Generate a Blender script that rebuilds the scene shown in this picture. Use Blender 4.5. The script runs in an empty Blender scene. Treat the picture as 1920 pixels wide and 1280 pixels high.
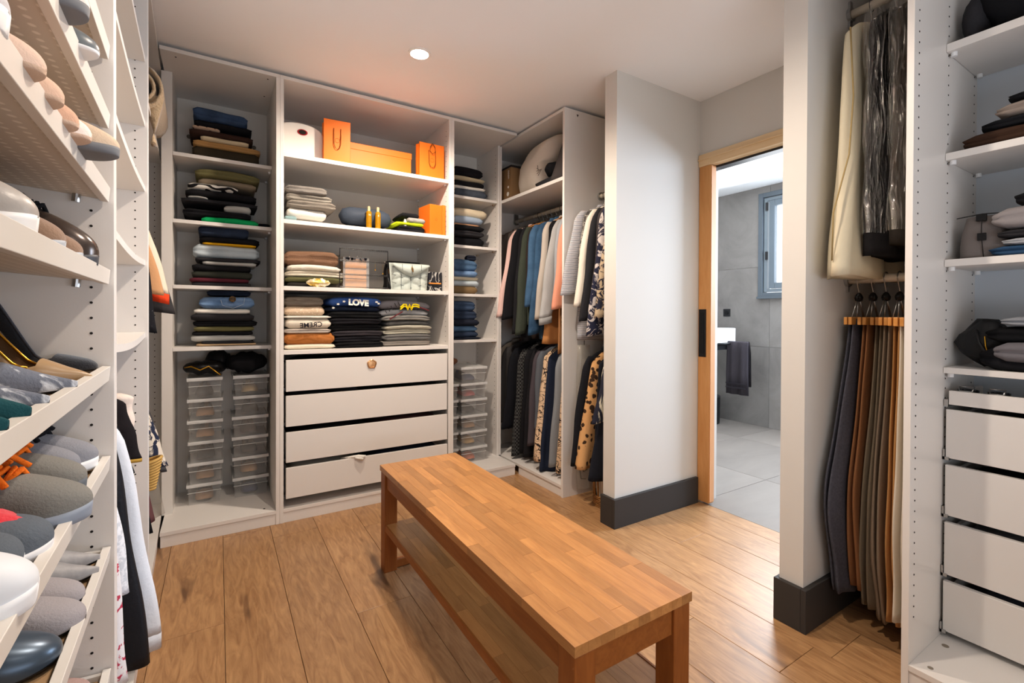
import bpy, bmesh, math, random
from mathutils import Vector, Matrix, noise
C = bpy.context.scene.collection
SC = bpy.context.scene
PI = math.pi
random.seed(7)

# ---------------------------------------------------------------- camera
F, CY = 879.48, 596.83
YAW, PIT, ROL = 0.558844, -0.006978, 0.004379
CAM = Vector((0.2356, -2.7363, 1.1055))
_f = Vector((math.sin(YAW)*math.cos(PIT), math.cos(YAW)*math.cos(PIT), math.sin(PIT)))
_r = Vector((math.cos(YAW), -math.sin(YAW), 0)); _u = _r.cross(_f)
RT = math.cos(ROL)*_r + math.sin(ROL)*_u
UP = -math.sin(ROL)*_r + math.cos(ROL)*_u
cam_d = bpy.data.cameras.new('camera'); cam = bpy.data.objects.new('camera', cam_d); C.objects.link(cam)
cam_d.sensor_width = 36; cam_d.lens = F/1920*36; cam_d.shift_y = (CY-640)/1920; cam_d.clip_start = .02
cam.matrix_world = Matrix(((RT.x, UP.x, -_f.x, CAM.x), (RT.y, UP.y, -_f.y, CAM.y), (RT.z, UP.z, -_f.z, CAM.z), (0, 0, 0, 1)))
SC.camera = cam
def pix(px, py, ax, val):
    """the point of the plane coordinate[ax]=val seen at a pixel of the 1920x1280 photograph"""
    d = RT*((px-960)/F) + UP*((CY-py)/F) + _f
    return CAM + d*((val-CAM[ax])/d[ax])

# ---------------------------------------------------------------- view, world and light
SC.view_settings.view_transform = 'Standard'; SC.view_settings.look = 'None'
SC.view_settings.gamma = 1; SC.view_settings.use_curve_mapping = False
SC.view_settings.exposure = 0.52
W = bpy.data.worlds.new('world'); SC.world = W; W.use_nodes = True
W.node_tree.nodes['Background'].inputs[0].default_value = (.92, .96, 1, 1)
W.node_tree.nodes['Background'].inputs[1].default_value = 3.0
def light(kind, name, loc, energy, color, rot=(0, 0, 0), **k):
    d = bpy.data.lights.new(name, kind); d.energy = energy; d.color = color
    for a, b in k.items(): setattr(d, a, b)
    o = bpy.data.objects.new(name, d); o.location = loc; o.rotation_euler = rot; C.objects.link(o); return o
CEIL = 2.378
WARM = (1.0, .85, .71); COOL = (.70, .84, 1.0)
SPOTS = [(1.065, -.55), (.93, -1.75), (.95, -3.0)]
for i, (x, y) in enumerate(SPOTS):
    light('SPOT', 'downlight_beam', (x, y, CEIL-.03), (64, 44, 5)[i], WARM, spot_size=math.radians(165), spot_blend=.6, shadow_soft_size=.035)
light('AREA', 'rear_uplight_fill', (.7, -4.10,   .85), 30, (.78, .87, 1.0), (math.radians(152), 0, 0), shape='RECTANGLE', size=2.4, size_y=1.2)  # added up-light behind the camera to brighten the ceiling, not a real window
light('AREA', 'bathroom_window_daylight', (4.70, -.55, 1.80), 34, (.92, .96, 1.0), (0, math.radians(80), 0), shape='RECTANGLE', size=1.0, size_y=1.1)
light('AREA', 'bathroom_second_window_daylight', (4.78, -1.75, 1.66), 112, (.66, .80, 1.0), (0, math.radians(90), math.radians(-16)), shape='RECTANGLE', size=1.0, size_y=1.1)
light('AREA', 'bathroom_ceiling_fill', (3.7, -.9, 2.30), 10, (.97, .98, 1.0), (0, 0, 0), shape='RECTANGLE', size=1.4, size_y=1.8)  # soft fill added under the bathroom ceiling, which has no skylight

# ---------------------------------------------------------------- mesh helpers
class M:
    def __init__(s): s.v = []; s.f = []
    def add(s, vs, fs):
        o = len(s.v); s.v += [tuple(v) for v in vs]; s.f += [tuple(i+o for i in f) for f in fs]; return s
    def box(s, x0, x1, y0, y1, z0, z1):
        x0, x1 = sorted((x0, x1)); y0, y1 = sorted((y0, y1)); z0, z1 = sorted((z0, z1))
        return s.add([(x, y, z) for z in (z0, z1) for x, y in ((x0, y0), (x1, y0), (x1, y1), (x0, y1))],
                     [(3, 2, 1, 0), (4, 5, 6, 7), (0, 1, 5, 4), (1, 2, 6, 5), (2, 3, 7, 6), (3, 0, 4, 7)])
    def loft(s, rings, cap=True, closed=True):
        n = len(rings[0]); vs = [p for r in rings for p in r]; fs = []
        for i in range(len(rings)-1):
            for j in range(n if closed else n-1):
                k = (j+1) % n; fs.append((i*n+j, i*n+k, (i+1)*n+k, (i+1)*n+j))
        if cap and closed:
            fs.append(tuple(range(n-1, -1, -1))); fs.append(tuple((len(rings)-1)*n+j for j in range(n)))
        return s.add(vs, fs)
    def tube(s, path, r, n=8):
        path = [Vector(p) for p in path]; rings = []; ref = None
        for i, p in enumerate(path):
            t = (path[min(i+1, len(path)-1)]-path[max(i-1, 0)])
            t = t.normalized() if t.length > 1e-9 else Vector((0, 0, 1))
            if ref is None: ref = Vector((0, 0, 1)) if abs(t.z) < .9 else Vector((1, 0, 0))
            a = t.cross(ref)
            a = a.normalized() if a.length > 1e-6 else t.orthogonal().normalized()
            b = t.cross(a); ref = -b if False else ref
            rr = r[i] if isinstance(r, (list, tuple)) else r
            rings.append([p+a*math.cos(2*PI*k/n)*rr+b*math.sin(2*PI*k/n)*rr for k in range(n)])
        return s.loft(rings)
    def cyl(s, p, r, h, ax=2, n=16, r2=None):
        p = Vector(p); d = Vector([0, 0, 0]); d[ax] = h
        a = Vector([0, 0, 0]); a[(ax+1) % 3] = 1; b = Vector([0, 0, 0]); b[(ax+2) % 3] = 1
        r2 = r if r2 is None else r2
        return s.loft([[p+q*d+(a*math.cos(2*PI*k/n)+b*math.sin(2*PI*k/n))*rr for k in range(n)] for q, rr in ((0, r), (1, r2))])
    def lathe(s, prof, c=(0, 0, 0), n=20, a=1, b=1):
        return s.loft([[(c[0]+math.cos(2*PI*k/n)*r*a, c[1]+math.sin(2*PI*k/n)*r*b, c[2]+z) for k in range(n)] for r, z in prof])
    def prism(s, pts, y0, y1, ax=1):
        """outline pts (u,z) extruded along axis ax"""
        def P(u, z, y): return (u, y, z) if ax == 1 else (y, u, z)
        n = len(pts)
        return s.loft([[P(u, z, y) for u, z in pts] for y in (y0, y1)])
    def shift(s, d):
        s.v = [(x+d[0], y+d[1], z+d[2]) for x, y, z in s.v]; return s
    def xf(s, mat):
        s.v = [tuple(mat @ Vector(p)) for p in s.v]; return s
    def build(s, name, mat, parent=None, bevel=0, smooth=False, world=True, recalc=True):
        if world and parent is not None:
            r = parent
            while r.parent: r = r.parent
            s.shift((-r.location.x, -r.location.y, -r.location.z))
        me = bpy.data.meshes.new(name); me.from_pydata(s.v, [], s.f)
        if recalc:
            bm = bmesh.new(); bm.from_mesh(me); bmesh.ops.recalc_face_normals(bm, faces=bm.faces); bm.to_mesh(me); bm.free()
        if smooth:
            me.polygons.foreach_set('use_smooth', [True]*len(me.polygons))
        me.materials.append(mat)
        o = bpy.data.objects.new(name, me); C.objects.link(o)
        if parent: o.parent = parent
        if bevel:
            b = o.modifiers.new('bevel', 'BEVEL'); b.width = bevel; b.segments = 2; b.limit_method = 'ANGLE'
            b.harden_normals = False
        return o
def tag(o, label, cat, group=None):
    o['label'] = label; o['category'] = cat
    if group: o['group'] = group
    return o
def thing(name, label, cat, loc=(0, 0, 0), rz=0, group=None):
    o = bpy.data.objects.new(name, None); C.objects.link(o); o.location = loc; o.rotation_euler = (0, 0, rz)
    o.empty_display_size = .1
    return tag(o, label, cat, group)
def struct(o):
    o['kind'] = 'structure'; return o
def lab(o, l): o['label'] = l; return o

# ---------------------------------------------------------------- materials
def lin(h):
    h = h.lstrip('#'); c = [int(h[i:i+2], 16)/255 for i in (0, 2, 4)]
    return tuple(x/12.92 if x <= .04045 else ((x+.055)/1.055)**2.4 for x in c)+(1,)
_mc = {}
def mat(c1, c2=None, pat=None, scale=10, rough=.85, metal=0, bump=0, bscale=60, thr=.5, soft=.02, spec=.3, dist=2., stretch=(1, 1, 1), sheen=0, rnd=False, alpha=None, trans=0, coat=0, emit=0, c3=None):
    key = repr((c1, c2, pat, scale, rough, metal, bump, bscale, thr, soft, spec, dist, stretch, sheen, rnd, alpha, trans, coat, emit, c3))
    if key in _mc: return _mc[key]
    m = bpy.data.materials.new('m_'+(pat or 'plain')+'_'+c1.strip('#')); m.use_nodes = True
    nt = m.node_tree; N = nt.nodes; L = nt.links; b = N['Principled BSDF']
    b.inputs['Base Color'].default_value = lin(c1); b.inputs['Roughness'].default_value = rough
    b.inputs['Metallic'].default_value = metal; b.inputs['Specular IOR Level'].default_value = spec
    if sheen: b.inputs['Sheen Weight'].default_value = sheen; b.inputs['Sheen Roughness'].default_value = .5
    if coat: b.inputs['Coat Weight'].default_value = coat
    if alpha is not None: b.inputs['Alpha'].default_value = alpha
    if trans: b.inputs['Transmission Weight'].default_value = trans
    if emit: b.inputs['Emission Color'].default_value = lin(c1); b.inputs['Emission Strength'].default_value = emit
    if pat or bump or rnd:
        tc = N.new('ShaderNodeTexCoord'); mp = N.new('ShaderNodeMapping'); L.new(tc.outputs['Object'], mp.inputs[0])
        mp.inputs['Scale'].default_value = stretch
        vec = mp.outputs[0]
        if rnd:
            oi = N.new('ShaderNodeObjectInfo'); va = N.new('ShaderNodeVectorMath'); va.operation = 'ADD'
            ml = N.new('ShaderNodeMath'); ml.operation = 'MULTIPLY'; ml.inputs[1].default_value = 37.0
            L.new(oi.outputs['Random'], ml.inputs[0]); L.new(vec, va.inputs[0]); L.new(ml.outputs[0], va.inputs[1]); vec = va.outputs[0]
    def ramp(src, t, s, a=None, bcol=None):
        r = N.new('ShaderNodeValToRGB'); r.color_ramp.elements[0].position = max(0, t-s); r.color_ramp.elements[1].position = min(1, t+s)
        if a: r.color_ramp.elements[0].color = a; r.color_ramp.elements[1].color = bcol
        L.new(src, r.inputs[0]); return r
    def nz(sc, det=3, rgh=.5, v=None, d=0):
        n = N.new('ShaderNodeTexNoise'); n.inputs['Scale'].default_value = sc; n.inputs['Detail'].default_value = det
        n.inputs['Roughness'].default_value = rgh; n.inputs['Distortion'].default_value = d; L.new(v or vec, n.inputs['Vector']); return n
    def mix(fac, a, bb, typ='MIX'):
        x = N.new('ShaderNodeMix'); x.data_type = 'RGBA'; x.blend_type = typ
        for sck, val in ((x.inputs[0], fac), (x.inputs[6], a), (x.inputs[7], bb)):
            if hasattr(val, 'is_linked'): L.new(val, sck)
            else: sck.default_value = val
        return x.outputs[2]
    if pat:
        A, B = lin(c1), lin(c2 or c1)
        if pat in ('noise', 'blotch'):
            n = nz(scale, 4, .55, d=dist if pat == 'blotch' else 0); col = mix(ramp(n.outputs[0], thr, soft).outputs[0], A, B)
        elif pat == 'leo':
            n = nz(scale*.6, 2); va = N.new('ShaderNodeVectorMath'); va.operation = 'MULTIPLY_ADD'
            L.new(n.outputs['Color'], va.inputs[0]); va.inputs[1].default_value = (.035,)*3; L.new(vec, va.inputs[2])
            v = N.new('ShaderNodeTexVoronoi'); v.inputs['Scale'].default_value = scale; L.new(va.outputs[0], v.inputs['Vector'])
            col = mix(ramp(v.outputs['Distance'], thr, soft).outputs[0], B, A)
        elif pat in ('zebra', 'stripe', 'stripex', 'stripey'):
            w = N.new('ShaderNodeTexWave'); w.bands_direction = {'stripex': 'X', 'stripey': 'Y'}.get(pat, 'Z'); w.inputs['Scale'].default_value = scale
            w.inputs['Distortion'].default_value = dist if pat == 'zebra' else 0; w.inputs['Detail'].default_value = 1; w.inputs['Detail Scale'].default_value = 1.2
            L.new(vec, w.inputs['Vector']); col = mix(ramp(w.outputs[0], thr, soft).outputs[0], A, B)
        elif pat == 'check':
            v = N.new('ShaderNodeTexChecker'); v.inputs['Scale'].default_value = scale; L.new(vec, v.inputs['Vector'])
            v.inputs[1].default_value = A; v.inputs[2].default_value = B; col = v.outputs[0]
        elif pat == 'lines':   # scribbles: thin contour lines of a noise
            n = nz(scale, 2, .4, d=dist); mm = N.new('ShaderNodeMath'); mm.operation = 'SUBTRACT'; mm.inputs[1].default_value = .5; L.new(n.outputs[0], mm.inputs[0])
            ab = N.new('ShaderNodeMath'); ab.operation = 'ABSOLUTE'; L.new(mm.outputs[0], ab.inputs[0])
            col = mix(ramp(ab.outputs[0], thr, soft).outputs[0], B, A)
        elif pat == 'wood':
            w = nz(scale, 5, .6, d=dist); n2 = nz(scale*.22, 3, .6, d=.6)
            col = mix(ramp(w.outputs[0], .5, .22).outputs[0], A, B)
            if c3:
                kn = ramp(n2.outputs[0], thr, soft); col = mix(kn.outputs[0], col, lin(c3))
        elif pat == 'concrete':
            n1 = nz(scale, 8, .65, d=.6); col = mix(ramp(n1.outputs[0], .5, .2).outputs[0], A, B)
        elif pat == 'dots':
            v = N.new('ShaderNodeTexVoronoi'); v.inputs['Randomness'].default_value = 0; v.inputs['Scale'].default_value = scale; L.new(vec, v.inputs['Vector'])
            col = mix(ramp(v.outputs['Distance'], thr, soft).outputs[0], B, A)
        if rnd:
            hs = N.new('ShaderNodeHueSaturation'); mr = N.new('ShaderNodeMapRange'); L.new(oi.outputs['Random'], mr.inputs[0])
            mr.inputs[3].default_value = .86 if rnd is True else 1-rnd; mr.inputs[4].default_value = 1.1 if rnd is True else 1+rnd
            L.new(mr.outputs[0], hs.inputs['Value']); L.new(col, hs.inputs['Color']); col = hs.outputs[0]
        L.new(col, b.inputs['Base Color'])
    if bump:
        n = nz(bscale, 3, .6); bp = N.new('ShaderNodeBump'); bp.inputs['Strength'].default_value = bump; bp.inputs['Distance'].default_value = .004
        L.new(n.outputs[0], bp.inputs['Height']); L.new(bp.outputs[0], b.inputs['Normal'])
    _mc[key] = m; return m

WHITE = mat('#E6E1DB', rough=.38, spec=.4, bump=.03, bscale=300)
WPAINT = mat('#DDD8CF', rough=.75, bump=.05, bscale=250)
GREIGE = mat('#D9D5CE', rough=.75, bump=.05, bscale=220)
CEILM = mat('#F6F4F2', rough=.9, bump=.02, bscale=150)
DARKB = mat('#383533', rough=.6, bump=.03, bscale=200)
HOLE = mat('#201C19', rough=.9)
METAL = mat('#B9B9B8', rough=.28, metal=1)
DMETAL = mat('#3A3A3C', rough=.4, metal=.7)
GOLD = mat('#D8A53A', rough=.25, metal=1)
BLACKP = mat('#141416', rough=.35)
RODM = mat('#D9CDB9', rough=.45, metal=.1)
PLANK = mat('#BC9163', '#8E6541', 'wood', scale=9, rough=.33, bump=.05, bscale=40, stretch=(3.6, .5, 1), rnd=.09, dist=2.2, c3='#6A4A30', thr=.665, soft=.04, spec=.5)
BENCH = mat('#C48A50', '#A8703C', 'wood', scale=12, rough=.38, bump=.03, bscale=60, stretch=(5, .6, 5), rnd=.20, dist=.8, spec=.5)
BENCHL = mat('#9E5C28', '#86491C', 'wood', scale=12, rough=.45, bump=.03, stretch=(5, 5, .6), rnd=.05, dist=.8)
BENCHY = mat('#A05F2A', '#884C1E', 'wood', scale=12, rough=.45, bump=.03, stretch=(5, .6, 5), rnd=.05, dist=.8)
DOORW = mat('#D59C62', '#C78B50', 'wood', scale=10, rough=.5, stretch=(4, 4, .5), dist=.6)
LINTW = mat('#E9CDA4', '#DFBF92', 'wood', scale=10, rough=.5, stretch=(4, .5, 4), dist=.6)
CONC = mat('#918D89', '#797572', 'concrete', scale=2.6, rough=.6, bump=.05, bscale=60, rnd=.05)
CTILE = mat('#857D75', '#736C66', 'concrete', scale=2.2, rough=.45, bump=.05, bscale=50, rnd=.05, stretch=(.5, 1.4, 1))
GROUT = mat('#CFCBC4', rough=.9)
ORANGE = mat('#EA721A', rough=.5, bump=.03, bscale=90)
FELT = mat('#A58662', rough=.95, bump=.2, bscale=200)
CLEAR = None
def clear(name, col, a, rough=.12):
    m = bpy.data.materials.new(name); m.use_nodes = True; b = m.node_tree.nodes['Principled BSDF']
    b.inputs['Base Color'].default_value = lin(col); b.inputs['Roughness'].default_value = rough; b.inputs['Alpha'].default_value = a
    b.inputs['Specular IOR Level'].default_value = .6; return m
BOXP = clear('box_plastic', '#E2E0DC', .13, .15); LIDP = clear('lid_plastic', '#F2F2F0', .5, .3)
BAGP = clear('bag_plastic', '#C9C4B8', .28, .12); ACRY = clear('acrylic', '#E4E8EA', .18, .05); GLASS = clear('pane_glass', '#FFFFFF', .08, .02)
def cloth(c, **k):
    k.setdefault('bump', .35); k.setdefault('bscale', 90); k.setdefault('rough', .92); k.setdefault('spec', .15)
    return mat(c, **k)
def knit(c, c2=None): return cloth(c, c2=c2 or c, pat='stripey', scale=60, thr=.5, soft=.4, bump=.5, bscale=140)
def denim(c, c2): return cloth(c, c2=c2, pat='noise', scale=14, thr=.5, soft=.25)
BLK = cloth('#18181B'); NAVY = cloth('#1E222E'); CHAR = cloth('#2E2D30')
# ================================================================ THE ROOM
XR = 2.667
fl = struct(M().box(-.75, XR, -4.3, .66, -.12, -.012).build('floor', HOLE))
rows = [.045+.2085*k for k in range(-4, 14)]
jo = {0: -.777, 1: -.025, 2: -.152, 3: -.97, 4: -.26, 8: -.70, 9: -2.005, 10: -1.24, 11: -.55}
for i, x0 in enumerate(rows[:-1]):
    k = i-4; x1 = min(rows[i+1], XR)
    if k == 13: continue
    x1 = min(x1, XR)
    j = jo.get(k, -.2-(k*.37) % 1.2)
    y = j
    while y < .60: y += 1.25
    cuts = []
    while y > -4.25: cuts.append(y); y -= 1.25
    cuts.append(y)
    for a, b in zip(cuts[:-1], cuts[1:]):
        y1, y0 = min(a, .64), max(b, -4.28)
        if y1-y0 < .02: continue
        M().box(x0+.0007, x1-.0007, y0+.0007, y1-.0007, -.012, 0).build('plank', PLANK, fl, bevel=.0012, world=False)
struct(M().box(-.75, 2.84, -4.3, .74, CEIL, CEIL+.1).build('ceiling', CEILM))
struct(M().box(-.75, XR, .62, .74, 0, CEIL).build('wall_back', WPAINT))
struct(M().box(-.85, -.75, -4.3, .74, 0, CEIL).build('wall_left', WPAINT))
struct(M().box(-.75, XR, -4.4, -4.3, 0, CEIL).build('wall_near', WPAINT))
w = M(); w.box(XR, 2.80, -.985, .62, 0, CEIL); w.box(XR, 2.80, -4.3, -1.80, 0, CEIL); w.box(XR, 2.80, -1.80, -.985, 2.03, CEIL)
struct(w.build('wall_right', GREIGE))
struct(M().box(1.985, XR, -.955, -.868, 0, CEIL).build('wall_stub', GREIGE))
struct(M().box(1.978, XR, -1.888, -1.806, 0, CEIL).build('wall_column', GREIGE))
bs = M(); bs.box(1.967, 2.645, -.973, -.955, 0, .152); bs.box(1.967, 1.985, -.955, -.866, 0, .152)
struct(bs.build('baseboard_stub', DARKB, bevel=.002))
bs = M(); bs.box(1.960, 2.64, -1.906, -1.888, 0, .152); bs.box(1.960, 1.978, -1.888, -1.794, 0, .152); bs.box(1.978, 2.64, -1.806, -1.794, 0, .152)
struct(bs.build('baseboard_column', DARKB, bevel=.002))
# lintel trim and the sliding door
t = M(); t.box(2.648, 2.667, -1.80, -.957, 1.985, 2.055); t.box(2.640, 2.667, -1.80, -.957, 2.02, 2.028)
t.box(2.667, 2.80, -1.80, -.985, 1.985, 2.03)
struct(t.build('trim_1', LINTW, bevel=.002))
struct(M().box(2.70, 2.76, -1.80, -.99, 1.972, 1.986).build('trim_2', DMETAL))
dr = struct(M().box(2.655, 2.70, -1.035, -.958, .012, 1.985).build('door_1', DOORW, bevel=.002))
M().box(2.66, 2.70, -1.0385, -1.0355, .02, 1.98).build('door_edge', mat('#E2A878', rough=.5), dr, world=False)
h = M(); h.box(2.650, 2.6545, -1.012, -.964, .865, 1.145); h.build('door_handle', BLACKP, dr, bevel=.002, world=False)
M().box(2.648, 2.650, -1.000, -.976, .885, 1.125).build('grip_recess', mat('#0B0B0C', rough=.6), dr, world=False)

# ---- bathroom beyond the door
bf = struct(M().box(XR, 4.95, -2.6, .75, -.12, -.01).build('floor', GROUT))
xs = [XR-.001, 3.37, 4.26, 4.95]; ys = [-2.6, -1.73, -.965, -.2, .565, .75]
for a, b in zip(xs, xs[1:]):
    for c, d in zip(ys, ys[1:]):
        M().box(a+.0018, b-.0018, c+.0018, d-.0018, -.01, .0).build('floor_tile', CTILE, bf, bevel=.001, world=False)
struct(M().box(2.80, 4.95, -2.7, .75, 2.40, 2.5).build('ceiling', mat('#F2F2F0', rough=.8)))
wf = M(); XF = 4.86
WY0, WY1, WZ0, WZ1 = -.80, -.065, 1.315, 2.31
wf.box(XF, 4.96, WY1, .75, 0, 2.4); wf.box(XF, 4.96, -2.7, WY0, 0, 2.4); wf.box(XF, 4.96, WY0, WY1, 0, WZ0); wf.box(XF, 4.96, WY0, WY1, WZ1, 2.4)
wf = struct(wf.build('wall_far', GROUT))
yt = [.75, -.155, -1.055, -1.955, -2.7]; zt = [0, .80, 1.60, 2.40]
for a, b in zip(yt, yt[1:]):
    for c, d in zip(zt, zt[1:]):
        # clip around the window
        y0, y1, z0, z1 = b+.0012, a-.0012, c+.0012, d-.0012
        rects = [(y0, y1, z0, z1)]
        if y0 < WY1 and y1 > WY0 and z0 < WZ1 and z1 > WZ0:
            rects = []
            if y1 > WY1: rects.append((WY1, y1, z0, z1))
            if y0 < WY0: rects.append((y0, WY0, z0, z1))
            m0, m1 = max(y0, WY0), min(y1, WY1)
            if z0 < WZ0: rects.append((m0, m1, z0, WZ0))
            if z1 > WZ1: rects.append((m0, m1, WZ1, z1))
        q = M()
        for r in rects: q.box(XF-.009, XF, *r)
        q.build('wall_tile', CONC, wf, world=False)
struct(M().box(2.80, 4.95, .66, .75, 0, 2.4).build('wall_bathroom_left', CONC))
struct(M().box(2.80, 4.95, -2.7, -2.6, 0, 2.4).build('wall_bathroom_right', CONC))
BLUEF = mat('#5C656D', rough=.45)
def frame_rect(m, x0, x1, y0, y1, z0, z1, t):
    m.box(x0, x1, y0, y0+t, z0, z1); m.box(x0, x1, y1-t, y1, z0, z1); m.box(x0, x1, y0+t, y1-t, z0, z0+t); m.box(x0, x1, y0+t, y1-t, z1-t, z1); return m
wn = struct(frame_rect(M(), XF-.03, XF+.05, WY0-.02, WY1+.02, WZ0-.02, WZ1+.02, .045).build('window_1', BLUEF, bevel=.003))
frame_rect(M(), XF-.012, XF+.045, WY0+.03, WY1-.03, WZ0+.03, WZ1-.03, .032).build('inner_frame', mat('#77828A', rough=.4), wn, bevel=.003, world=False)
frame_rect(M(), XF-.022, XF+.03, WY0+.065, WY1-.085, WZ0+.065, WZ1-.065, .055).build('sash', mat('#69747D', rough=.4), wn, bevel=.004, world=False)
M().box(XF+.0, XF+.006, WY0+.1, WY1-.13, WZ0+.1, WZ1-.1).build('pane', GLASS, wn, world=False)
hb = M(); hb.box(XF-.034, XF-.018, WY1-.075, WY1-.055, WZ1-.16, WZ1-.08); hb.box(XF-.034, XF-.018, WY1-.075, WY1-.055, WZ0+.35, WZ0+.43)
hb.build('hinge', DMETAL, wn, world=False)
M().box(XF-.055, XF+.0, WY0-.02, WY1+.02, WZ0-.035, WZ0-.015).build('window_sill', BLUEF, wn, bevel=.002, world=False)
sw = thing('light_switch', 'square black light switch on the grey tiled bathroom wall', 'switch', (XF-.009, .302, 1.142))
M().box(-.008, 0, -.04, .04, -.04, .04).build('plate', DMETAL, sw, bevel=.002, world=False)
M().cyl((-.012, 0, 0), .022, .006, 0).build('rocker', BLACKP, sw, world=False)
v = thing('vanity', 'black metal vanity counter carrying the white basin in the bathroom', 'vanity', (4.5, .35, 0))
M().box(4.28, 4.72, .06, .66, .775, .825).build('counter', DMETAL, v, bevel=.004)
q = M(); q.box(4.26, 4.285, .285, .66, .62, .80); q.box(4.40, 4.43, .62, .66, .4, .78); q.build('bracket', BLACKP, v, bevel=.002)
q = M(); q.tube([(4.70, .03, .835), (4.30, .03, .835)], .012); q.tube([(4.70, .03, .835), (4.70, .07, .81)], .01); q.tube([(4.30, .03, .835), (4.30, .07, .81)], .01)
q.build('towel_rail', BLACKP, v, smooth=True)
mi = thing('mirror', 'tall black-framed mirror edge standing behind the bathroom door jamb', 'mirror', (4.2, .30, .99))
frame_rect(M(), 4.22, 4.245, .285, .62, .83, 1.17, .02).build('frame', BLACKP, mi, bevel=.002)
M().box(4.228, 4.238, .30, .605, .845, 1.155).build('mirror_glass', METAL, mi)
ba = thing('basin', 'white rectangular ceramic basin on the black bathroom counter', 'basin', (4.5, .3, .826))
q = M(); BW = mat('#F3F4F5', rough=.2, spec=.6)
q.box(4.33, 4.66, .08, .58, .826, .84); q.box(4.33, 4.345, .08, .58, .84, .985); q.box(4.645, 4.66, .08, .58, .84, .985); q.box(4.345, 4.645, .08, .095, .84, .985); q.box(4.345, 4.645, .565, .58, .84, .985)
q.build('bowl', BW, ba, bevel=.004)
M().cyl((4.5, .33, .841), .022, .004).build('drain', METAL, ba)
# towel
def sheet_drape(path, width, axis, thick, seed, nseg=14, fold=.012):
    """cloth hung over a bar: path of (d,z), spread over width along y"""
    rings = []
    for i in range(nseg+1):
        t = i/nseg
        y = (t-.5)*width
        ring = []
        for s in (1, -1):
            pts = path if s == 1 else path[::-1]
            for d, z in pts:
                fz = fold*math.sin(t*PI*4.5+seed)*(1 if z < path[len(path)//2][1]-.02 else .2)
                ring.append((d+fz+s*thick*.5, y*(1+.12*(path[len(path)//2][1]-z)), z))
        rings.append(ring)
    return M().loft(rings)
tw = thing('towel', 'dark charcoal towel hanging over the rail beside the basin', 'towel', (4.50, -.05, .85))
pth = [(-.02, -.50), (-.025, -.3), (-.02, -.1), (-.012, 0), (0, .012), (.012, 0), (.02, -.1), (.022, -.42)]
tq = sheet_drape([(a, b) for a, b in pth], .21, 1, .012, 1.3)
TOW = cloth('#3B373C', bump=.8, bscale=200)
tq.build('towel_cloth', TOW, tw, smooth=True, world=False)
bnds = M()
for zz in (-.40, -.44): bnds.box(-.048, -.040, -.10, .10, zz, zz+.012)
bnds.build('woven_band', cloth('#2B282D'), tw, world=False)
bn = thing('waste_bin', 'small black cylindrical waste bin on the bathroom floor under the counter', 'bin', (4.55, .29, 0))
M().lathe([(.001, 0), (.085, 0), (.095, .01), (.10, .26), (.098, .275), (.001, .275)]).build('bin_body', BLACKP, bn, smooth=False, world=False)
M().lathe([(.001, .276), (.100, .276), (.102, .282), (.09, .292), (.001, .296)]).build('lid', mat('#232326', rough=.4), bn, world=False)

# ---- ceiling downlights
LAMP = mat('#FFF3E2', emit=14)
for i, (x, y) in enumerate(SPOTS):
    l = thing('downlight', ('round recessed downlight glowing in the ceiling above the bench end by the drawers', 'round recessed downlight in the ceiling over the middle of the bench', 'round recessed downlight in the ceiling nearest the camera')[i], 'lamp', (x, y, CEIL), group='recessed ceiling downlights')
    q = M(); n = 24; rg = []
    for r, z in ((.054, 0), (.054, -.004), (.044, -.006), (.041, 0)):
        rg.append([(math.cos(2*PI*k/n)*r, math.sin(2*PI*k/n)*r, z) for k in range(n)])
    q.loft(rg+[rg[0]], cap=False).build('trim_ring', mat('#F2EFEA', rough=.4), l, world=False)
    M().cyl((0, 0, -.0065), .040, .002, n=24).build('bulb', LAMP, l, world=False)

# ================================================================ WARDROBE UNITS, back run
H = 2.36; T = .018
def holes(m, ys, zs, x, sgn):
    for y in ys:
        for z in zs: m.cyl((x, y, z), .0028, .0008*sgn, 0, 6)
    return m
BP = mat('#DDD8D0', rough=.5)
ZS = [.20+.032*k for k in range(66)]
SH = [1.932, 1.587, 1.247, .922]      # shelf heights (middle)
def peg(m, x, y, z): m.box(x-.006, x+.006, y-.012, y+.012, z-.022, z-.010)

# --- unit 1: 0 .. .508, open left end with recessed side
u = thing('wardrobe_unit', 'tall narrow white shelving unit left of the drawers, folded trousers above clear boxes', 'wardrobe', (.25, .3, 0), group='white back wall wardrobe units')
M().box(-.012, .034, .235, .58, .072, H-T).build('side_panel', WHITE, u, bevel=.001)
M().box(.490, .508, 0, .58, 0, H-T).build('side_panel', WHITE, u, bevel=.001)
M().box(0, .508, 0, .58, H-T, H).build('top_panel', WHITE, u, bevel=.001)
M().box(0, .490, 0, .58, .056, .074).build('bottom_panel', WHITE, u, bevel=.001)
M().box(.002, .490, .004, .02, 0, .055).build('plinth', WHITE, u, bevel=.001)
M().box(.034, .490, .565, .572, .074, H-T).build('back_panel', BP, u)
for z in SH: M().box(.035, .4895, .235, .564, z-.011, z+.008).build('shelf', WHITE, u, bevel=.001)
q = M()
for z in SH:
    for y in (.30, .53): peg(q, .482, y, z)
q.build('shelf_support', mat('#EFEFEF', rough=.4), u)['kind'] = 'stuff'
q = M()
for x, y, z in ((.09, .563, 2.13), (.42, .563, 2.13)): q.cyl((x, y, z), .012, .003, 1, 14)
q.build('screw_cap', mat('#6A6258', rough=.6), u)
q = M(); q.cyl((.06, .05, H-T-.001), .004, .001); q.cyl((.455, .05, H-T-.001), .004, .001); q.cyl((.455, .28, H-T-.001), .004, .001); q.cyl((.44, .06, .0742), .005, .0008); q.cyl((.40, .45, .0742), .006, .0008)
q.build('screw', HOLE, u)

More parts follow.
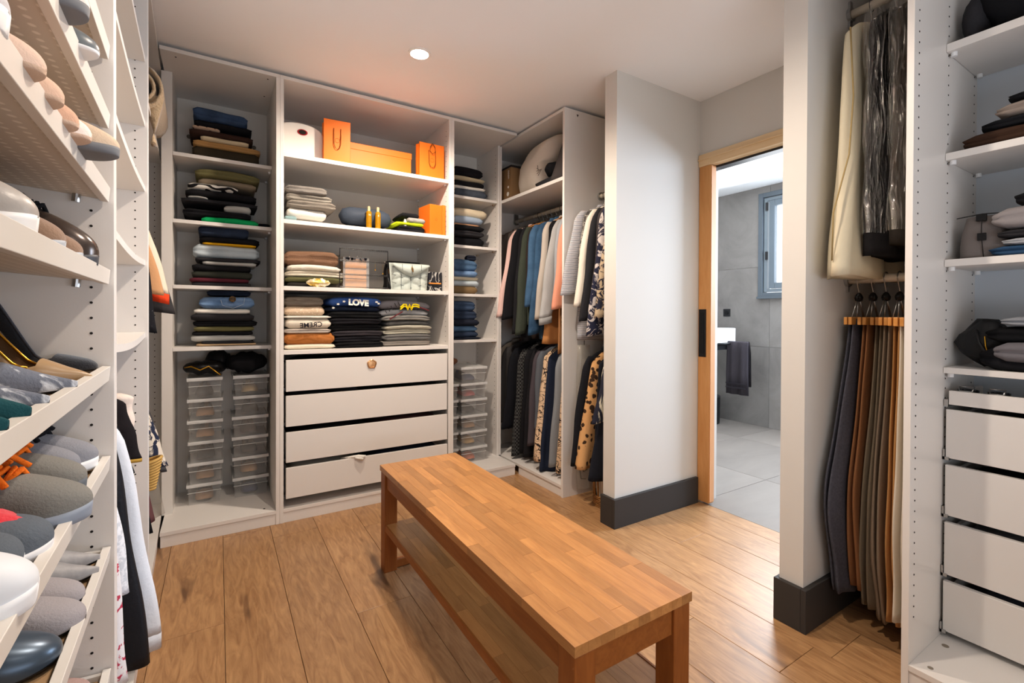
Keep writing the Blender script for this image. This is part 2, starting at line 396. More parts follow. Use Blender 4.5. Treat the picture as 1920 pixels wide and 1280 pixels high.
# --- unit 2: .508 .. 1.49 with four drawers
u2 = thing('wardrobe_unit', 'wide white wardrobe unit in the middle with orange boxes on top and four drawers below', 'wardrobe', (1.0, .3, 0), group='white back wall wardrobe units')
u2.location = (1.0, .3, 0)
M().box(.5085, .5265, 0, .58, 0, H-T).build('side_panel', WHITE, u2, bevel=.001)
M().box(1.472, 1.4895, 0, .58, 0, H-T).build('side_panel', WHITE, u2, bevel=.001)
M().box(.5085, 1.4895, 0, .58, H-T, H).build('top_panel', WHITE, u2, bevel=.001)
M().box(.5265, 1.472, 0, .58, .056, .074).build('bottom_panel', WHITE, u2, bevel=.001)
M().box(.5265, 1.472, .004, .02, 0, .055).build('plinth', WHITE, u2, bevel=.001)
M().box(.5265, 1.472, .565, .572, .074, H-T).build('back_panel', BP, u2)
SH2 = [1.952, 1.600, 1.247, .905]
for z in SH2: M().box(.527, 1.4715, .002, .564, z-.014, z+.008).build('shelf', WHITE, u2, bevel=.001)
q = holes(M(), (.045, .535), ZS, 1.4718, -1)
q.build('peg_holes', HOLE, u2)['kind'] = 'stuff'
q = M()
for z in SH2[:3]:
    for y in (.05, .53): peg(q, 1.464, y, z)
q.build('shelf_support', mat('#EFEFEF', rough=.4), u2)['kind'] = 'stuff'
DZ = [(.695, .862), (.508, .672), (.319, .478), (.128, .290)]
for i, (a, b) in enumerate(DZ):
    yo = (-.006, -.004, -.008, -.01)[i]
    d = M().box(.537, 1.462, yo, yo+.018, a, b).build('drawer', WHITE, u2, bevel=.0015)
    q = M(); q.box(.545, .558, yo+.018, .50, a+.01, b-.035); q.box(1.441, 1.454, yo+.018, .50, a+.01, b-.035); q.box(.558, 1.441, .487, .50, a+.01, b-.035); q.box(.558, 1.441, yo+.018, .487, a+.01, a+.018)
    q.build('drawer_box', WHITE, d, bevel=.001)
    q = M(); q.box(.5275, .5365, yo+.02, .48, a+.004, a+.018); q.box(1.4625, 1.4715, yo+.02, .48, a+.004, a+.018)
    q.build('runner', DMETAL, d)
    if i == 0:
        k = M()
        cxx, czz = 1.0, .785
        pk = pix(697, 682, 1, -.006); cxx, czz = pk.x, pk.z
        ring = []
        k.loft([[(cxx+math.cos(2*PI*j/20)*r*(1+.07*math.sin(5*2*PI*j/20)), yy, czz+math.sin(2*PI*j/20)*r*(1+.07*math.sin(5*2*PI*j/20))) for j in range(20)] for r, yy in ((.027, -.0065), (.027, -.011), (.021, -.014), (.019, -.011), (.001, -.012))])
        k.build('knob', mat('#D9A878', rough=.3, metal=.8), d, smooth=False)
# --- unit 3
u3 = thing('wardrobe_unit', 'narrow white shelving unit in the corner right of the drawers, with folded jeans', 'wardrobe', (1.75, .3, 0), group='white back wall wardrobe units')
M().box(1.490, 1.508, 0, .58, 0, H-T).build('side_panel', WHITE, u3, bevel=.001)
M().box(1.964, 1.981, .23, .58, .072, H-T).build('side_panel', WHITE, u3, bevel=.001)
M().box(1.490, 1.981, 0, .58, H-T, H).build('top_panel', WHITE, u3, bevel=.001)
M().box(1.508, 1.981, 0, .58, .056, .074).build('bottom_panel', WHITE, u3, bevel=.001)
M().box(1.508, 1.979, .004, .02, 0, .055).build('plinth', WHITE, u3, bevel=.001)
M().box(1.508, 1.964, .565, .572, .074, H-T).build('back_panel', BP, u3)
for z in SH: M().box(1.5085, 1.963, .235, .564, z-.011, z+.008).build('shelf', WHITE, u3, bevel=.001)
holes(M(), (.265, .535), ZS, 1.9638, -1).build('peg_holes', HOLE, u3)['kind'] = 'stuff'
q = M()
for z in SH:
    for y in (.28, .53): peg(q, 1.956, y, z)
q.build('shelf_support', mat('#B9A58F', rough=.4), u3)['kind'] = 'stuff'
M().cyl((1.90, .563, 2.16), .011, .003, 1, 14).build('screw_cap', mat('#6A6258', rough=.6), u3)

# --- right run (faces -X), Y -.5 .. .5
u4 = thing('wardrobe_unit', 'white wardrobe unit turned sideways in the corner, with two clothes rods and a pillow', 'wardrobe', (2.3, -.2, 0))
M().box(2.0, 2.58, -.502, -.484, 0, H).build('side_panel', WHITE, u4, bevel=.001)
M().box(1.985, 2.0, .235, .5, .075, H-T).build('side_panel', WHITE, u4, bevel=.001)
M().box(2.0, 2.58, .502, .52, 0, H).build('side_panel', WHITE, u4, bevel=.001)
M().box(2.0, 2.58, -.484, .50, H-T, H).build('top_panel', WHITE, u4, bevel=.001)
M().box(2.0, 2.58, -.484, .50, .056, .074).build('bottom_panel', WHITE, u4, bevel=.001)
M().box(2.006, 2.022, -.484, .0, 0, .055).build('plinth', WHITE, u4, bevel=.001)
M().box(2.572, 2.58, -.484, .50, .074, H-T).build('back_panel', BP, u4)
M().box(2.002, 2.57, -.484, .50, 1.926, 1.948).build('shelf', WHITE, u4, bevel=.001)
def rod(m, x, y0, y1, z, r=.0145): m.tube([(x, y0, z), (x, y1, z)], r, 14)
RX = 2.29
for z in (1.862, .985):
    q = M(); rod(q, RX, -.484, .50, z); q.build('clothes_rod', RODM, u4, smooth=True)
    q = M(); q.cyl((RX, .485, z), .026, .015, 1); q.box(RX-.02, RX+.02, .488, .501, z, z+.06); q.build('rod_bracket', METAL, u4)
# niche rod
nr = thing('clothes_rod', 'pale rod in the niche between the corner wardrobe and the short wall', 'clothes rod', (RX, -.68, 1.86))
q = M(); rod(q, RX, -.868, -.502, 1.86); q.build('rod', RODM, nr, smooth=True)
q = M(); q.cyl((RX, -.867, 1.86), .026, .012, 1); q.cyl((RX, -.514, 1.86), .026, .012, 1); q.build('rod_bracket', METAL, nr)

# --- left run: faces +X, slightly turned. local frame: front at x=0, y runs toward the back wall
TH = .036
LO = Vector((-.005, 0, 0))
def L2W(x, y, z): return LO+Vector((x*math.cos(TH)-y*math.sin(TH), x*math.sin(TH)+y*math.cos(TH), z))
def LW2(p):
    p = Vector(p)-LO; return Vector((p.x*math.cos(TH)+p.y*math.sin(TH), -p.x*math.sin(TH)+p.y*math.cos(TH), p.z))
def lthing(name, label, cat, y, group=None, x=0, z=0):
    return thing(name, label, cat, L2W(x, y, z), TH, group)
def lunit(label, ya, yb, shelves, rods, sag=0, panels=True):
    u = lthing('wardrobe_unit', label, 'wardrobe', ya)
    d = yb-ya
    M().box(-.58, 0, 0, T, 0, H).build('side_panel', WHITE, u, bevel=.001, world=False)
    M().box(-.58, 0, d-T, d, 0, H).build('side_panel', WHITE, u, bevel=.001, world=False)
    M().box(-.58, 0, T, d-T, H-T, H).build('top_panel', WHITE, u, bevel=.001, world=False)
    M().box(-.58, 0, T, d-T, .056, .074).build('bottom_panel', WHITE, u, bevel=.001, world=False)
    M().box(-.02, -.004, T, d-T, 0, .055).build('plinth', WHITE, u, bevel=.001, world=False)
    M().box(-.58, -.572, T, d-T, .074, H-T).build('back_panel', BP, u, world=False)
    for z in shelves:
        rings = []
        n = 12
        for i in range(n+1):
            y = T+.001+(d-2*T-.002)*i/n; s = sag*math.sin(PI*i/n)
            rings.append([(-.565, y, z-.011-s), (-.008, y, z-.011-s), (-.008, y, z+.008-s), (-.565, y, z+.008-s)])
        M().loft(rings).build('shelf', WHITE, u, world=False)
    for z in rods:
        q = M(); rod(q, -.29, T, d-T, z); q.build('clothes_rod', RODM, u, smooth=True, world=False)
    q = M()
    for z in ZS:
        q.cyl((-.037, d-T-.0008, z), .0028, .0008, 1, 6); q.cyl((-.54, d-T-.0008, z), .0028, .0008, 1, 6)
    q.build('peg_holes', HOLE, u, world=False)['kind'] = 'stuff'
    return u
def lz(px, py, x=0.):  # height of a pixel on the left front plane
    # intersect the ray with plane local x = x
    d = RT*((px-960)/F)+UP*((CY-py)/F)+_f
    o = LW2(CAM); dd = LW2(CAM+d)-o
    t = (x-o.x)/dd.x
    return o+dd*t
ul1 = lunit('white open shoe cabinet at the left edge with slanted shelves full of shoes', -2.40, -1.42, [], [])
ul2 = lunit('white cabinet beside the shoe cabinet with empty sagging shelves above hanging tops', -1.42, -.545, [2.035, 1.80, 1.562, 1.293, 1.03], [.955], sag=.014)
ul3 = lunit('white corner cabinet left of the folded trousers, tan blanket on top and clothes hanging below', -.545, .455, [1.93], [1.86], panels=True)
# base of the left run and the slanted shoe shelves
TILT = math.radians(5)
SHOE = mat('#DAD5CD', rough=.4, spec=.4)
PERF = mat('#C9C1B5', '#E6E0D6', 'dots', scale=46, thr=.20, soft=.05, rough=.5)
SZ = [1.645, 1.50, 1.345, 1.172, .968, .778, .585, .325]
for z in SZ:
    s = M(); s.box(-.50, 0, .02, .958, 0, .010)
    e = bpy.data.objects.new('shoe_shelf', None)
    sh = s.build('shoe_shelf', PERF, ul1, world=False)
    sh.location = (-.022, 0, z); sh.rotation_euler = (0, TILT, 0)
    q = M(); q.box(0, .014, .02, .958, -.004, .027); q.box(-.50, 0, .948, .958, 0.010, .022); q.box(-.50, 0, .02, .03, .010, .022)
    q.build('shelf_rim', SHOE, sh, bevel=.001, world=False)
    M().box(-.495, -.004, .032, .946, .0105, .0125).build('felt_mat', FELT, sh, world=False)
    q = M()
    for y in (.945,): q.cyl((-.035, y, -.016), .007, .016, 2, 12); q.cyl((-.40, y, -.016), .007, .016, 2, 12)
    q.build('shelf_support', METAL, sh, world=False)
q = M()
for z in ZS[::1]:
    q.cyl((-.037, .9614, z+.4), .0036, .0008, 1, 8) if z+.4 < 2.3 else None

# ---------------------------------------------------------------- right cabinet
u5 = thing('wardrobe_unit', 'white wardrobe unit at the right edge with shelves of clothes above four drawers', 'wardrobe', (2.3, -2.7, 0))
YF = -2.167
M().box(1.98, 2.56, YF-.018, YF, 0, H).build('side_panel', WHITE, u5, bevel=.001)
M().box(1.98, 2.56, -3.19, -3.172, 0, H).build('side_panel', WHITE, u5, bevel=.001)
YI = YF-.018
M().box(1.98, 2.56, -3.172, YI, H-T, H).build('top_panel', WHITE, u5, bevel=.001)
M().box(1.98, 2.56, -3.172, YI, .050, .068).build('bottom_panel', WHITE, u5, bevel=.001)
M().box(1.984, 2.0, -3.172, YI, 0, .049).build('plinth', WHITE, u5, bevel=.001)
M().box(2.553, 2.56, -3.172, YI, .068, H-T).build('back_panel', mat('#CBD2DA', rough=.5), u5)  # cool daylight on this white panel is mixed into its colour
RS = [(1.962, 1.991), (1.611, 1.637), (1.266, 1.292), (.920, .942)]
for a, b in RS: M().box(2.24, 2.552, -3.171, YI-.001, a+.003, b).build('shelf', WHITE, u5, bevel=.001)
q = M()
for z in ZS:
    for x in (2.015, 2.262, 2.52): q.cyl((x, YI-.0004, z), .0028, -.0008, 1, 6)
q.build('peg_holes', HOLE, u5)['kind'] = 'stuff'
q = M()
for a, b in RS:
    for x in (2.262, 2.52): q.cyl((x, YI-.014, a-.010), .008, .013, 2, 10)
q.build('shelf_support', mat('#EFEFEF', rough=.4), u5)['kind'] = 'stuff'
q = M(); q.cyl((2.02, YI-.04, .0685), .007, .0008); q.cyl((2.18, YI-.03, .0685), .009, .0008); q.build('screw_cap', mat('#8A7F70', rough=.5), u5)
tr = M().box(2.246, 2.262, -3.16, YI-.014, .822, .867).build('drawer', WHITE, u5, bevel=.001)
q = M(); q.box(2.262, 2.54, -3.16, YI-.018, .826, .834); q.box(2.262, 2.54, YI-.028, YI-.018, .834, .862); q.build('drawer_box', WHITE, tr)
q = M(); q.box(2.245, 2.54, YI-.0125, YI-.002, .815, .838); q.build('runner', METAL, tr)
for i, (a, b) in enumerate([(.646, .806), (.468, .632), (.263, .445), (.072, .236)]):
    a2, b2 = [(.648, .806), (.462, .626), (.270, .440), (.088, .250)][i]
    xo = (2.243, 2.240, 2.238, 2.232)[i]
    d = M().box(xo, xo+.018, -3.16, YI-.008, a2, b2).build('drawer', WHITE, u5, bevel=.0015)
    q = M(); q.box(xo+.018, 2.54, YI-.03, YI-.018, a2+.01, b2-.02); q.box(xo+.018, 2.54, -3.15, YI-.03, a2+.01, a2+.018); q.box(2.528, 2.54, -3.15, YI-.03, a2+.01, b2-.02)
    q.build('drawer_box', WHITE, d)
    q = M(); q.box(xo-.004, 2.54, YI-.017, YI-.002, a2-.006, a2+.004); q.box(xo-.004, xo+.014, YI-.007, YI-.002, a2-.006, a2+.028); q.build('runner', METAL, d)

# ================================================================ BENCH
BX0, BX1, BY0, BY1 = .832, 1.192, -2.022, -.700
b = thing('bench', 'long teak bench with butcher-block top and lower shelf in the middle of the floor', 'bench', ((BX0+BX1)/2, (BY0+BY1)/2, 0))
L_ = .055
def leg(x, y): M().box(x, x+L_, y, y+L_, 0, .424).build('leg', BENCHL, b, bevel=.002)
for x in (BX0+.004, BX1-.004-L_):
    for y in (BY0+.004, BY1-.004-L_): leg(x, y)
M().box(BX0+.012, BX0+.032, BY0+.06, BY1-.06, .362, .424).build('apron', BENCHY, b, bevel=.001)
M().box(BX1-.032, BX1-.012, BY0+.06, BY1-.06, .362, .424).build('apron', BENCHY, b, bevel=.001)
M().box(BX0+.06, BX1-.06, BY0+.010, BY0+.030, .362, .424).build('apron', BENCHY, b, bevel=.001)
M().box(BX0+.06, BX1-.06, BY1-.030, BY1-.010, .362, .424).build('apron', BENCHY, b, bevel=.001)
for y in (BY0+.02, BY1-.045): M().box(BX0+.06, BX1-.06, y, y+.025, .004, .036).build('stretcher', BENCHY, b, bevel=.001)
sp = M(); sp.box(BX0+.02, BX1-.02, BY0+.02, BY1-.02, .424, .427); sp.build('top_shadow_gap', mat('#3A2312', rough=.8), b)  # dark strip painted in as the shadow gap between aprons and top
random.seed(11)
def staves(x0, x1, y0, y1, z0, z1, n, m):
    w = (x1-x0)/n
    for i in range(n):
        y = y0-random.uniform(0, .25); 
        while y < y1:
            l = random.uniform(.16, .42); a, c = max(y, y0), min(y+l, y1)
            if c-a > .02: M().box(x0+i*w+.0001, x0+(i+1)*w-.0001, a+.0001, c-.0001, z0, z1-random.uniform(0, .0003)).build('stave', m, b, bevel=.0004)
            y += l
staves(BX0, BX1, BY0, BY1, .427, .450, 10, BENCH)
staves(BX0+.012, BX1-.012, BY0+.06, BY1-.045, .190, .206, 9, BENCH)
q = M(); q.box(BX0+.006, BX0+.012, BY0+.06, BY1-.06, .180, .208); q.box(BX1-.012, BX1-.006, BY0+.06, BY1-.06, .180, .208); q.build('shelf_edge', BENCHY, b)

# ================================================================ FOLDED CLOTHES
def folded(name, label, cat, x0, x1, y0, y1, z0, z1, m, seed=0, arch=0, lay=2, group=None, tiltz=0, axis='x', loc=None, noise_a=.5):
    """soft folded garment: rounded slab whose front shows fold layers"""
    rnd = random.Random(seed*13+5)
    w, d, h = x1-x0, y1-y0, z1-z0
    nx, rings = 14, []
    for i in range(nx+1):
        t = i/nx; e = 2*t-1
        se = max(0.0, 1-abs(e)**10)**.5          # side rounding
        sx = e*w/2
        ring = []
        K = 7
        hh = h*(.55+.45*se)
        # front profile from bottom to top, then back
        prof = []
        for k in range(2*lay*2+1):
            v = k/(4*lay)                        # 0..1 height
            ph = (v*lay) % 1.0
            bul = .010*(abs(math.sin(PI*v*lay))**.5)
            prof.append((-(d/2)*(.96+.04*se)-bul+.012*(1-min(1, 4*v*(1-v)*1.6)), v))
        for yy, v in prof: ring.append([yy, v])
        for yy, v in ((-d*.3, 1.03), (0, 1.05), (d*.3, 1.0), (d/2, .8), (d/2, .2), (d*.2, 0), (-d*.2, 0)): ring.append([yy, v])
        out = []
        for yy, v in ring:
            P = Vector((sx*5+seed*3.1, yy*5, v*.7+seed))
            nn = noise.noise(P)
            z = h/2+(v-.5)*hh+nn*h*.28*noise_a*(v if v > .05 else 0)
            z += arch*(1-(e*.95)**2)*1.0*min(1, max(0, 1)) + tiltz*e*.5
            y = yy+noise.noise(P*2.3+Vector((7, 0, 0)))*.009
            x = sx*(1+.03*noise.noise(Vector((v*2+seed, yy*6, seed))))
            out.append((x, y, z))
        rings.append(out)
    q = M().loft(rings)
    if axis == 'y':
        q.v = [(y, -x, z) for x, y, z in q.v]
    c = ((x0+x1)/2, (y0+y1)/2, z0)
    o = q.build(name, m, None, smooth=True)
    o.location = loc or c
    tag(o, label, cat, group)
    return o
def stack(yf, dep, zb, items, where, group=None, arch=0, seed=1, ybot=None, kind=None):
    """items bottom to top: (xl, xr, ytop_px, material, name, label[, lay])"""
    z = zb; n = len(items)
    rr = random.Random(seed)
    for i, it in enumerate(items):
        xl, xr, yt, m, nm, lb = it[:6]
        a, c = pix(xl, yt, 1, yf), pix(xr, yt, 1, yf)
        zt = pix((xl+xr)/2, yt, 1, yf).z
        if zt < z+.008: zt = z+.012
        x0, x1 = sorted((a.x, c.x))
        cat = {'jeans': 'trousers', 'trousers': 'trousers', 'folded_trousers': 'trousers', 'sweater': 'sweater', 'folded_top': 'top', 'cardigan': 'sweater', 'tshirt': 'shirt'}.get(nm, nm.replace('_', ' '))
        o = folded(nm, lb, cat, x0, x1, yf+rr.uniform(-.012, .012), yf+dep, z, zt+.003, m, seed=seed*10+i, arch=arch*(i+1)/n, lay=it[6] if len(it) > 6 else 2, group=group)
        z = zt+.0005
    return z
def zs(i): return SH[i]+.0085
DKN = denim('#232C3C', '#2E3A50'); BLUJ = denim('#55759E', '#7E9BBF'); MIDJ = denim('#3C5470', '#52708F'); PALEJ = denim('#A9B6BE', '#BEC9CE')
TAN = cloth('#B98D58'); CREAM = cloth('#DCC9A6'); DKBR = cloth('#3A2720'); LEO = cloth('#C9A88E', c2='#4A342B', pat='leo', scale=38, thr=.36); OLIVE = cloth('#6E6945'); TAUPE = cloth('#8A7C68')
ZEB = cloth('#E6E2D8', c2='#1D1C1E', pat='zebra', scale=9, dist=9, thr=.5)
WHT = cloth('#E9E4DA'); LGR = cloth('#B4B4B0'); GRN = cloth('#0FA35C'); YEL = cloth('#E3A81C'); BURG = cloth('#5A2530'); DOLV = cloth('#34362F')
y3 = lambda v: 60+v/3.2
x3 = lambda v: 270+v/3.2
g = 'folded trousers on the narrow left shelves'
stack(.30, .24, zs(0), [
 (360, 486, 281, cloth('#3B3326'), 'trousers', 'dark olive-brown folded trousers at the bottom of the top left stack', 1),
 (362, 488, 270, TAN, 'trousers', 'tan folded trousers low in the topmost left stack', 2),
 (376, 466, 262, CREAM, 'trousers', 'cream folded trousers peeking from the topmost left stack', 1),
 (355, 474, 250, DKBR, 'trousers', 'dark brown folded trousers in the topmost left stack', 1),
 (361, 412, 237, LEO, 'tshirt', 'small pink leopard print top tucked in the topmost left stack', 1),
 (364, 472, 231, BLK, 'trousers', 'black folded trousers under the top dark jeans', 1),
 (362, 464, 208, denim('#2E3E55', '#44597A'), 'jeans', 'dark blue denim jeans lying on top of the topmost left stack', 2)], 's', g, seed=2)
stack(.29, .25, zs(1), [
 (378, 484, 411, GRN, 'tshirt', 'bright green folded top at the bottom of the second left stack', 1),
 (343, 470, 396, BLK, 'trousers', 'black folded trousers resting on the bright green top', 2),
 (420, 470, 388, LGR, 'tshirt', 'pale grey top with edge showing among black trousers, right side', 1),
 (340, 482, 378, CHAR, 'trousers', 'charcoal folded trousers mid-height in the second left stack', 2),
 (352, 390, 372, LGR, 'tshirt', 'light grey piece showing at the left among the black trousers', 1),
 (348, 480, 362, BLK, 'trousers', 'black folded trousers just under the zebra print', 1),
 (352, 446, 349, ZEB, 'tshirt', 'zebra striped folded top in the second left stack', 1),
 (372, 480, 340, TAUPE, 'trousers', 'taupe folded trousers under the olive pair', 1),
 (366, 486, 324, OLIVE, 'trousers', 'olive green folded trousers on top of the second left stack', 2)], 's', g, seed=3, arch=.008)
folded('glove', 'small black bundled item right of the green top on the shelf', 'clothing', pix(484, 415, 1, .33).x, .485, .31, .42, zs(1), zs(1)+.03, BLK, 5)
stack(.29, .25, zs(2), [
 (360, 470, 530, CHAR, 'trousers', 'dark grey folded trousers at the foot of the third left stack', 1),
 (356, 466, 523, BURG, 'trousers', 'burgundy folded trousers low in the third left stack', 1),
 (360, 472, 509, DOLV, 'trousers', 'dark moss green folded trousers in the third left stack', 1),
 (360, 470, 498, BLK, 'trousers', 'black folded trousers under the light grey ones', 1),
 (380, 480, 492, LGR, 'trousers', 'light grey folded trousers in the third left stack', 1),
 (366, 488, 485, CHAR, 'trousers', 'charcoal folded trousers below the pale denim', 1),
 (362, 486, 461, PALEJ, 'jeans', 'pale grey-blue jeans bulging out of the third left stack', 2),
 (380, 480, 457, YEL, 'trousers', 'mustard yellow folded trousers in the third left stack', 1),
 (374, 486, 446, BLK, 'trousers', 'black folded trousers lying on the mustard yellow pair', 1),
 (372, 466, 427, DKN, 'jeans', 'dark navy jeans at the top of the third left stack', 2)], 's', g, seed=4)
stack(.29, .25, zs(3), [
 (368, 480, 645, cloth('#CFAF88'), 'trousers', 'beige tan folded trousers at the bottom of the fourth left stack', 1),
 (378, 476, 640, CHAR, 'trousers', 'dark grey folded trousers above the beige pair', 1),
 (358, 478, 629, LGR, 'trousers', 'light grey folded trousers draping over dark ones, fourth left stack', 1),
 (360, 474, 622, BLK, 'trousers', 'black folded trousers under the olive pair', 1),
 (364, 476, 613, OLIVE, 'trousers', 'olive folded trousers in the fourth left stack', 1),
 (362, 482, 602, BLK, 'trousers', 'black folded trousers over the olive pair, fourth left stack', 2),
 (358, 476, 589, CHAR, 'trousers', 'charcoal folded trousers under the off-white top', 1),
 (364, 468, 580, WHT, 'tshirt', 'off-white folded top beneath the light blue jeans', 1)], 's', g, seed=5)
zt = pix(420, 580, 1, .29).z+.006
bj = folded('jeans', 'light blue jeans with stitched pocket and round gold badge in the fourth stack', 'trousers', pix(374, 570, 1, .29).x, pix(476, 570, 1, .29).x, .285, .54, zt, pix(420, 556, 1, .29).z, BLUJ, 61, group=g)
p0 = pix(436, 560.5, 1, .270)
q = M(); q.cyl((0, 0, 0), .017, -.004, 1, 20); q.shift(p0-bj.location); q.build('badge', mat('#1C1710', rough=.4), bj, world=False)
def text(name, s, size, m, parent, loc, rot, ext=.0008, flip=False, bold=0, world=True):
    cu = bpy.data.curves.new(name, 'FONT'); cu.body = s; cu.size = size; cu.extrude = ext; cu.align_x = 'CENTER'; cu.align_y = 'CENTER'; cu.offset = bold
    ob = bpy.data.objects.new(name, cu); C.objects.link(ob); bpy.context.view_layer.update()
    me = bpy.data.meshes.new_from_object(ob.evaluated_get(bpy.context.evaluated_depsgraph_get()))
    C.objects.unlink(ob); bpy.data.objects.remove(ob)
    o = bpy.data.objects.new(name, me); C.objects.link(o); me.materials.clear(); me.materials.append(m)
    if flip:
        for v_ in me.vertices: v_.co.x *= -1
        me.flip_normals()
    o.parent = parent
    r = parent
    while r and r.parent: r = r.parent
    l = Vector(loc)
    if world and r: l = l-r.location
    o.location = l; o.rotation_euler = rot
    return o
q = M()
ringp = [(math.cos(2*PI*k/20)*.013, 0, math.sin(2*PI*k/20)*.013) for k in range(21)]
q.tube(ringp, .0014, 6)
for s in (-1, 1): q.tube([(s*.002+s*.005*math.cos(a), 0, .006*math.sin(a)) for a in [(-2.3+.38*k) if s > 0 else (-2.3+.38*k) for k in range(13)]], .0011, 6)
q.shift(p0+Vector((0, -.0052, 0))-bj.location); q.build('badge_emblem', GOLD, bj, world=False)
q = M(); a = [(414, 562), (417, 572), (437, 578), (457, 570), (459, 558)]
q.tube([pix(x, y, 1, .2705)-bj.location for x, y in a], .0012, 5); q.build('pocket_stitch', cloth('#C5D0DC'), bj, world=False)
folded('jeans', 'dark blue jeans folded on top of the pocketed light blue jeans', 'trousers', pix(388, 550, 1, .30).x, pix(470, 550, 1, .30).x, .30, .54, bj.location.z+.07, pix(420, 545, 1, .30).z, DKN, 62, group=g)
# ---------------------------------------------------------------- unit 2 goods
g2 = 'folded knitwear on the wide shelves'
zz = lambda i: SH2[i]+.0085
GRYK = knit('#8C857B', '#787168'); BRN = knit('#7E604C', '#70533F'); ECRU = knit('#DAD1BF', '#C9BFAB')
# top shelf
t = thing('storage_tub', 'white rounded tub with a red-rimmed oval hole on the top shelf', 'box', (.62, .22, zz(0)))
q = M()
pr = []
for k in range(25):
    a = PI*k/24; pr.append((.0+math.cos(a)*.118, .145+math.sin(a)**.8*.06))
prof = [(.118, 0)]+pr+[(-.118, 0)]
q.prism(prof, -.12, .15); q.build('tub_body', mat('#E9E5DD', rough=.45), t, bevel=.006, world=False)
q = M(); hx, hz = .01, .155
q.loft([[(hx+math.cos(2*PI*k/24)*.024*r, y, hz+math.sin(2*PI*k/24)*.015*r) for k in range(24)] for r, y in ((1, -.121), (1.12, -.1225), (1.0, -.124), (.86, -.1225), (.84, -.1205))])
q.build('hole_rim', mat('#B0242C', rough=.4), t, world=False)
q = M(); q.loft([[(hx+math.cos(2*PI*k/20)*.019*r, y, hz+math.sin(2*PI*k/20)*.0115*r) for k in range(20)] for r, y in ((1, -.1228), (1, -.1246))]); q.build('hole', HOLE, t, world=False)
q = M(); q.prism([(.075+math.cos(PI*k/16)*.075, .13+math.sin(PI*k/16)*.080) for k in range(17)], .16, .24)
o = q.build('tub_lid', mat('#A8222B', rough=.4), t, bevel=.004, world=False)
def paper_bag(label, x0, x1, yf, d, h, rz=0, sx=1):
    t = thing('paper_bag', label, 'bag', ((x0+x1)/2, yf, zz(0)), rz)
    w = x1-x0; q = M()
    th = .0015
    q.box(-w/2, w/2, 0, th, 0, h); q.box(-w/2, w/2, d-th, d, 0, h); q.box(-w/2, w/2, th, d-th, 0, th)
    # gusseted sides
    for s in (-1, 1):
        X = s*w/2
        q.loft([[(X, 0, z), (X-s*.014*(z/h), d/2, z), (X, d, z), (X-s*th, d, z), (X-s*(.014*(z/h)+th), d/2, z), (X-s*th, 0, z)] for z in (0, h*.5, h)])
    q.build('bag_body', ORANGE, t, world=False)
    q = M()
    hw = w*.13
    pts = [(-hw, -.003, h*.80), (-hw*1.02, -.006, h*.6), (-hw*.95, -.007, h*.42), (-hw*.6, -.008, h*.33), (0, -.008, h*.30), (hw*.6, -.008, h*.33), (hw*.95, -.007, h*.42), (hw*1.02, -.006, h*.6), (hw, -.003, h*.80)]
    q.tube(pts, .0019, 6); q.build('handle', cloth('#6E3413'), t, smooth=True, world=False)
    q = M(); q.tube([(math.cos(2*PI*k/18)*.012, -.0012, h*.52+math.sin(2*PI*k/18)*.012) for k in range(19)], .0007, 4)
    q.build('printed_emblem', mat('#B35A18', rough=.6), t, world=False)
    return t
bA = paper_bag('tall orange paper gift bag with brown cord handle, next to the white tub', .730, .872, .03, .08, .235, rz=math.radians(-4))
bB = paper_bag('small orange paper gift bag with looped cord at the right end of the top shelf', 1.285, 1.452, .03, .06, .215)
q = M(); q.tube([(0, -.010, .215), (-.016, -.012, .19), (-.018, -.012, .165), (0, -.012, .148), (.018, -.012, .165), (.016, -.012, .19), (0, -.010, .215)], .0018, 6); q.build('cord_loop', cloth('#4A2A14'), bB, world=False)
ob = thing('gift_box', 'long flat orange lidded box between the two orange paper bags', 'box', (1.06, .20, zz(0)))
M().box(-.19, .195, -.11, .14, 0, .135).build('box_body', ORANGE, ob, bevel=.002, world=False)
M().box(-.193, .198, -.113, .143, .112, .150).build('lid', ORANGE, ob, bevel=.002, world=False)
folded('folded_cloth', 'black folded fabric lying on the long orange box', 'clothing', .95, 1.15, .16, .34, zz(0)+.151, zz(0)+.172, BLK, 71)
# second shelf
stack(.05, .30, zz(1), [
 (534, 556, 406, cloth('#7C9698'), 'tshirt', 'grey-green folded top at the shelf edge under the white one', 1),
 (540, 612, 392, WHT, 'tshirt', 'white folded top under the grey knits on the second wide shelf', 1),
 (540, 628, 379, GRYK, 'sweater', 'grey ribbed sweater directly above the white top', 2),
 (538, 622, 366, knit('#9A958B', '#867F75'), 'sweater', 'mid-grey folded sweater, second from the top beside the wall panel', 2),
 (536, 612, 351, knit('#85807A', '#736E68'), 'sweater', 'dark grey-brown folded sweater topmost on the second wide shelf', 2)], 's', g2, seed=8)
folded('blanket', 'flat dark grey quilted cloth lying along the second wide shelf', 'blanket', .80, 1.12, .10, .42, zz(1), zz(1)+.018, CHAR, 72, noise_a=.3)
q = M(); n = 16; rg = []
for i in range(n+1):
    t_ = i/n; e = 2*t_-1; s_ = max(.02, 1-abs(e)**6)**.5
    s_ *= (1-.10*math.exp(-((e+.78)/.06)**2)-.10*math.exp(-((e-.78)/.06)**2))
    rg.append([(e*.155, math.cos(a)*.060*s_*(1+.06*math.sin(3*a+e*5)), .058+math.sin(a)*.058*s_*(1+.04*math.sin(5*a))) for a in [2*PI*k/16 for k in range(16)]])
q.loft(rg); ro = q.build('sleeping_bag', cloth('#39414D', rough=.6, bump=.5, bscale=30), None, smooth=True)
